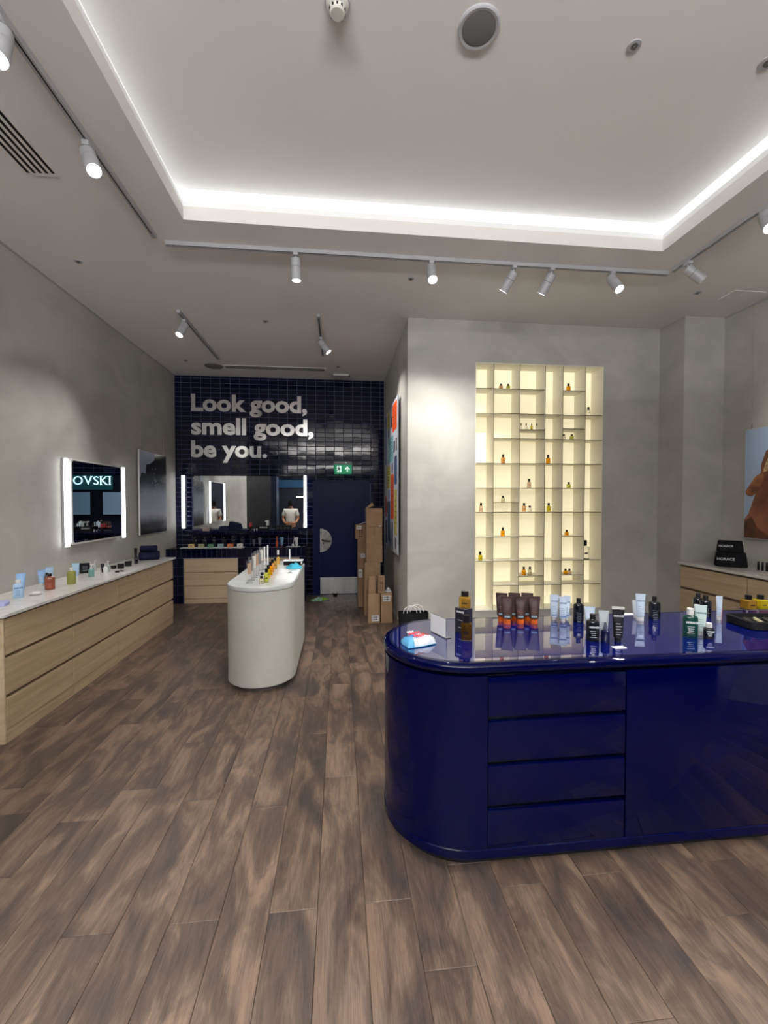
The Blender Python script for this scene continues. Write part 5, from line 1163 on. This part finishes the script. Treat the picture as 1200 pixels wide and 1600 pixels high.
tt = thing('lit_sign', 'white glowing serif capitals on the dark shop front across the concourse', 'shop sign', (8.95, -7.4, 2.47))
M_sign = mat('sign_light', (.8, .95, 1), .4, emit=1.6, ecol=(.50, .85, 1.0))
x_ = 0.0; SR = {'W': ((0, 1), (.5, 1), (1, 1)), 'A': ((0, 0), (1, 0)), 'R': ((.1, 0), (.95, 0)), 'V': ((0, 1), (1, 1)), 'K': ((.1, 0), (.1, 1), (.95, 0), (.95, 1)), 'I': ((.5, 0), (.5, 1))}
for ch in 'SWAROVSKI':
    me = text_mesh(ch, .60, .02, -.006, M_sign, align='LEFT').copy(); a_ = min(v.co.x for v in me.vertices); b_ = max(v.co.x for v in me.vertices); hh_ = max(v.co.y for v in me.vertices)
    me.transform(Matrix.Translation((-a_, 0, 0))); me.transform(Matrix.Rotation(PI / 2, 4, 'X')); o = inst(me, 'letter', tt, (.45 - x_, .03, 0), (0, 0, PI)); w_ = b_ - a_
    if ch in SR:
        q = MB()
        for fx, fz in SR[ch]: q.box(-(fx * w_ + .05), -(fx * w_ - .05), -.02, .02, hh_ * fz - .010, hh_ * fz + .010)
        q.build('serif', M_sign, o, False).rotation_euler = (0, 0, -PI)
        for c_ in o.children: c_.data.transform(Matrix.Rotation(PI, 4, 'Z')); c_.data.transform(Matrix.Rotation(-PI, 4, 'Z')); c_.rotation_euler = (0, 0, PI)
    x_ += w_ + .085
MB().box(-3.2, 1.2, 0, .008, -.25, .75).build('sign_band', mat('sign_band', (.004, .02, .03), .4, emit=.05, ecol=(.1, .6, .7)), tt, False)
for i, (x0, x1, z0, z1, c, e_) in enumerate(((-3.6, -.6, 2.35, 2.75, (.012, .06, .12), .10), (-3.0, -1.0, 3.1, 3.16, (1, .98, .9), 3), (-2.2, -.4, 1.85, 1.90, (1, .98, .9), 3), (1.2, 3.6, .9, 2.0, (.55, .65, .75), .10), (5.2, 6.2, 1.0, 2.1, (.25, .35, .5), .12), (6.8, 8.0, 1.0, 2.1, (.2, .35, .5), .12), (-6.5, -4.6, 1.0, 2.3, (.35, .35, .4), .25))):
    tt = thing('shop_window', ('long dim blue band', 'slim white upper light strip', 'slim white lower light strip', 'wide pale grey window', 'slate blue window', 'blue window at the far end', 'grey window at the opposite end')[i] + ' on the shop front across the concourse', 'shop window', ((x0 + x1) / 2, -7.39, z0)); MB().box(-(x1 - x0) / 2, (x1 - x0) / 2, 0, .03, 0, z1 - z0).build('lit_panel', mat('win_%d' % i, c, .5, emit=e_), tt, False)
    MB().box(-(x1 - x0) / 2 - .03, (x1 - x0) / 2 + .03, -.005, .012, -.03, z1 - z0 + .03).build('window_frame', M_matblack, tt, False)
for i, p_ in enumerate(FILL_POS):  # made-up housings for the added lights that wash the ceiling
    tt = thing('added_uplight', 'added unseen white linear uplight behind the camera, %s the entrance' % ('farthest from', 'second from', 'nearest')[i], 'ceiling light', (p_[0], p_[1], p_[2] - .06))
    m = MB(); m.box(-1.82, 1.82, -.07, -.055, 0, .055); m.box(-1.82, 1.82, .055, .07, 0, .055); m.box(-1.82, 1.82, -.055, .055, 0, .012); m.build('housing', M_wfix, tt, False)
    for x_ in (-1.6, 1.5): MB().cyl((x_, 0, .012), (x_, 0, CEIL - tt.location.z), .003, n=6).build('cable', M_chrome, tt, False)
for i, (x, y) in enumerate(((-.5, -5.6), (2.2, -5.6), (4.9, -5.6))):
    tt = thing('ceiling_lamp', 'linear lamp under the concourse ceiling behind the camera, ' + ('left', 'middle', 'right')[i], 'ceiling light', (x, y, 5.12)); MB().box(-.8, .8, -.05, .05, 0, .06).build('housing', M_wfix, tt, False); MB().box(-.78, .78, -.045, .045, -.012, 0).build('diffuser', mat('lamp_em', (1, 1, 1), .5, emit=6), tt, False)

# ------------------------------------------------------------------ person standing just left of the frame, seen from behind in the mirror
def skin_obj(name, joints, edges, material, parent, lv=2):
    me = bpy.data.meshes.new(name); me.from_pydata([j[:3] for j in joints], edges, []); me.materials.append(material)
    o = bpy.data.objects.new(name, me); COL.objects.link(o); o.parent = parent
    md = o.modifiers.new('Skin', 'SKIN'); md.use_smooth_shade = True
    sv = me.skin_vertices[0].data
    for v, j in zip(sv, joints):
        v.radius = (j[3], j[4] if len(j) > 4 else j[3])
    sv[0].use_root = True
    o.modifiers.new('Subsurf', 'SUBSURF').levels = lv; o.modifiers['Subsurf'].render_levels = lv
    return o
P = thing('person', 'person in a white t-shirt and dark shorts seen from behind in the wide mirror', 'person', (-1.52, 1.35, 0), 0)
M_skin = mat('skin', srgb(176, 122, 92), .5); M_shirt = mat('shirt_white', srgb(226, 226, 222), .8); M_shorts = mat('shorts_dark', (.012, .012, .016), .8); M_hair = mat('hair_dark', (.006, .005, .005), .9, spec=.1)
J = [(0, 0, .92, .13, .10), (0, 0, 1.06, .125, .09), (0, .01, 1.22, .145, .10), (0, .0, 1.34, .14, .09), (0, 0, 1.42, .055, .055), (0, -.01, 1.485, .052, .055),
     (-.17, 0, 1.355, .055), (-.235, .01, 1.10, .042), (-.17, .13, .98, .032), (-.07, .19, .97, .022, .03),
     (.17, 0, 1.355, .055), (.235, .01, 1.10, .042), (.17, .13, .98, .032), (.07, .19, .97, .022, .03),
     (-.09, 0, .84, .085), (-.10, -.01, .48, .055), (-.11, .02, .09, .036), (-.12, -.12, .035, .036, .030),
     (.09, 0, .84, .085), (.10, -.01, .48, .055), (.11, .02, .09, .036), (.12, -.12, .035, .036, .030)]
Ed = [(0, 1), (1, 2), (2, 3), (3, 4), (4, 5), (3, 6), (6, 7), (7, 8), (8, 9), (3, 10), (10, 11), (11, 12), (12, 13), (0, 14), (14, 15), (15, 16), (16, 17), (0, 18), (18, 19), (19, 20), (20, 21)]
skin_obj('body', J, Ed, M_skin, P)
for s_ in (-1, 1):
    for k, (dx, ln, dz) in enumerate(((-.022, .052, .0), (-.008, .062, .004), (.007, .060, .004), (.020, .050, .0))):
        x = s_ * .055; skin_obj('finger', [(x, .195, .97 + dx, .009), (x - s_ * ln * .5, .212, .97 + dx + dz, .008), (x - s_ * ln * .95, .204, .97 + dx, .0065)], [(0, 1), (1, 2)], M_skin, P, 1)
    skin_obj('thumb', [(s_ * .065, .19, .99, .010), (s_ * .050, .215, 1.015, .0085), (s_ * .036, .225, 1.028, .007)], [(0, 1), (1, 2)], M_skin, P, 1)
m = MB(); rs = []
for k in range(1, 12):
    th = PI * k / 12; z = -math.cos(th); rr_ = math.sin(th); rs.append([(.074 * rr_ * math.cos(a) * (.86 if z < -.3 else 1), .092 * rr_ * math.sin(a) - (.012 if z < 0 else 0), 1.555 + .115 * z) for a in [2 * PI * i / 24 for i in range(24)]])
m.rings(rs); m.loft([(1.520, .006, .012), (1.548, .011, .016), (1.560, .008, .006)], 10, 0, -.104)
for s_ in (-1, 1): m.loft([(1.525, .006, .012), (1.550, .010, .020), (1.575, .007, .014)], 10, s_ * .077, 0)
m.build('head', M_skin, P, False, True)
for s_ in (-1, 1): MB().sphere((s_ * .028, -.092, 1.562), .010).build('eye', M_ink, P, False, True)
MB().box(-.022, .022, -.103, -.094, 1.500, 1.507).build('mouth', mat('lip', srgb(140, 70, 66), .5), P, False)
m = MB(); rs = []
for k in range(0, 8):
    th = PI * (.46 + .53 * k / 7); z = -math.cos(th); rr_ = math.sin(th); rs.append([(.084 * rr_ * math.cos(a), .100 * rr_ * math.sin(a) * (.90 if math.sin(a) < 0 else 1.0) + .010, 1.558 + .124 * z - (.05 * (1 - k / 7) if math.sin(a) > .1 else 0)) for a in [2 * PI * i / 24 for i in range(24)]])
m.rings(rs); m.build('hair', M_hair, P, False, True)
skin_obj('shirt', [(0, 0, .93, .165, .125), (0, 0, 1.06, .160, .118), (0, .01, 1.22, .172, .125), (0, 0, 1.35, .150, .105), (0, 0, 1.405, .075, .070), (-.17, 0, 1.355, .078), (-.225, .01, 1.16, .066), (.17, 0, 1.355, .078), (.225, .01, 1.16, .066)], [(0, 1), (1, 2), (2, 3), (3, 4), (3, 5), (5, 6), (3, 7), (7, 8)], M_shirt, P)
skin_obj('shorts', [(0, 0, .92, .150, .118), (-.095, 0, .80, .100), (-.105, 0, .56, .090), (.095, 0, .80, .100), (.105, 0, .56, .090)], [(0, 1), (1, 2), (0, 3), (3, 4)], M_shorts, P)
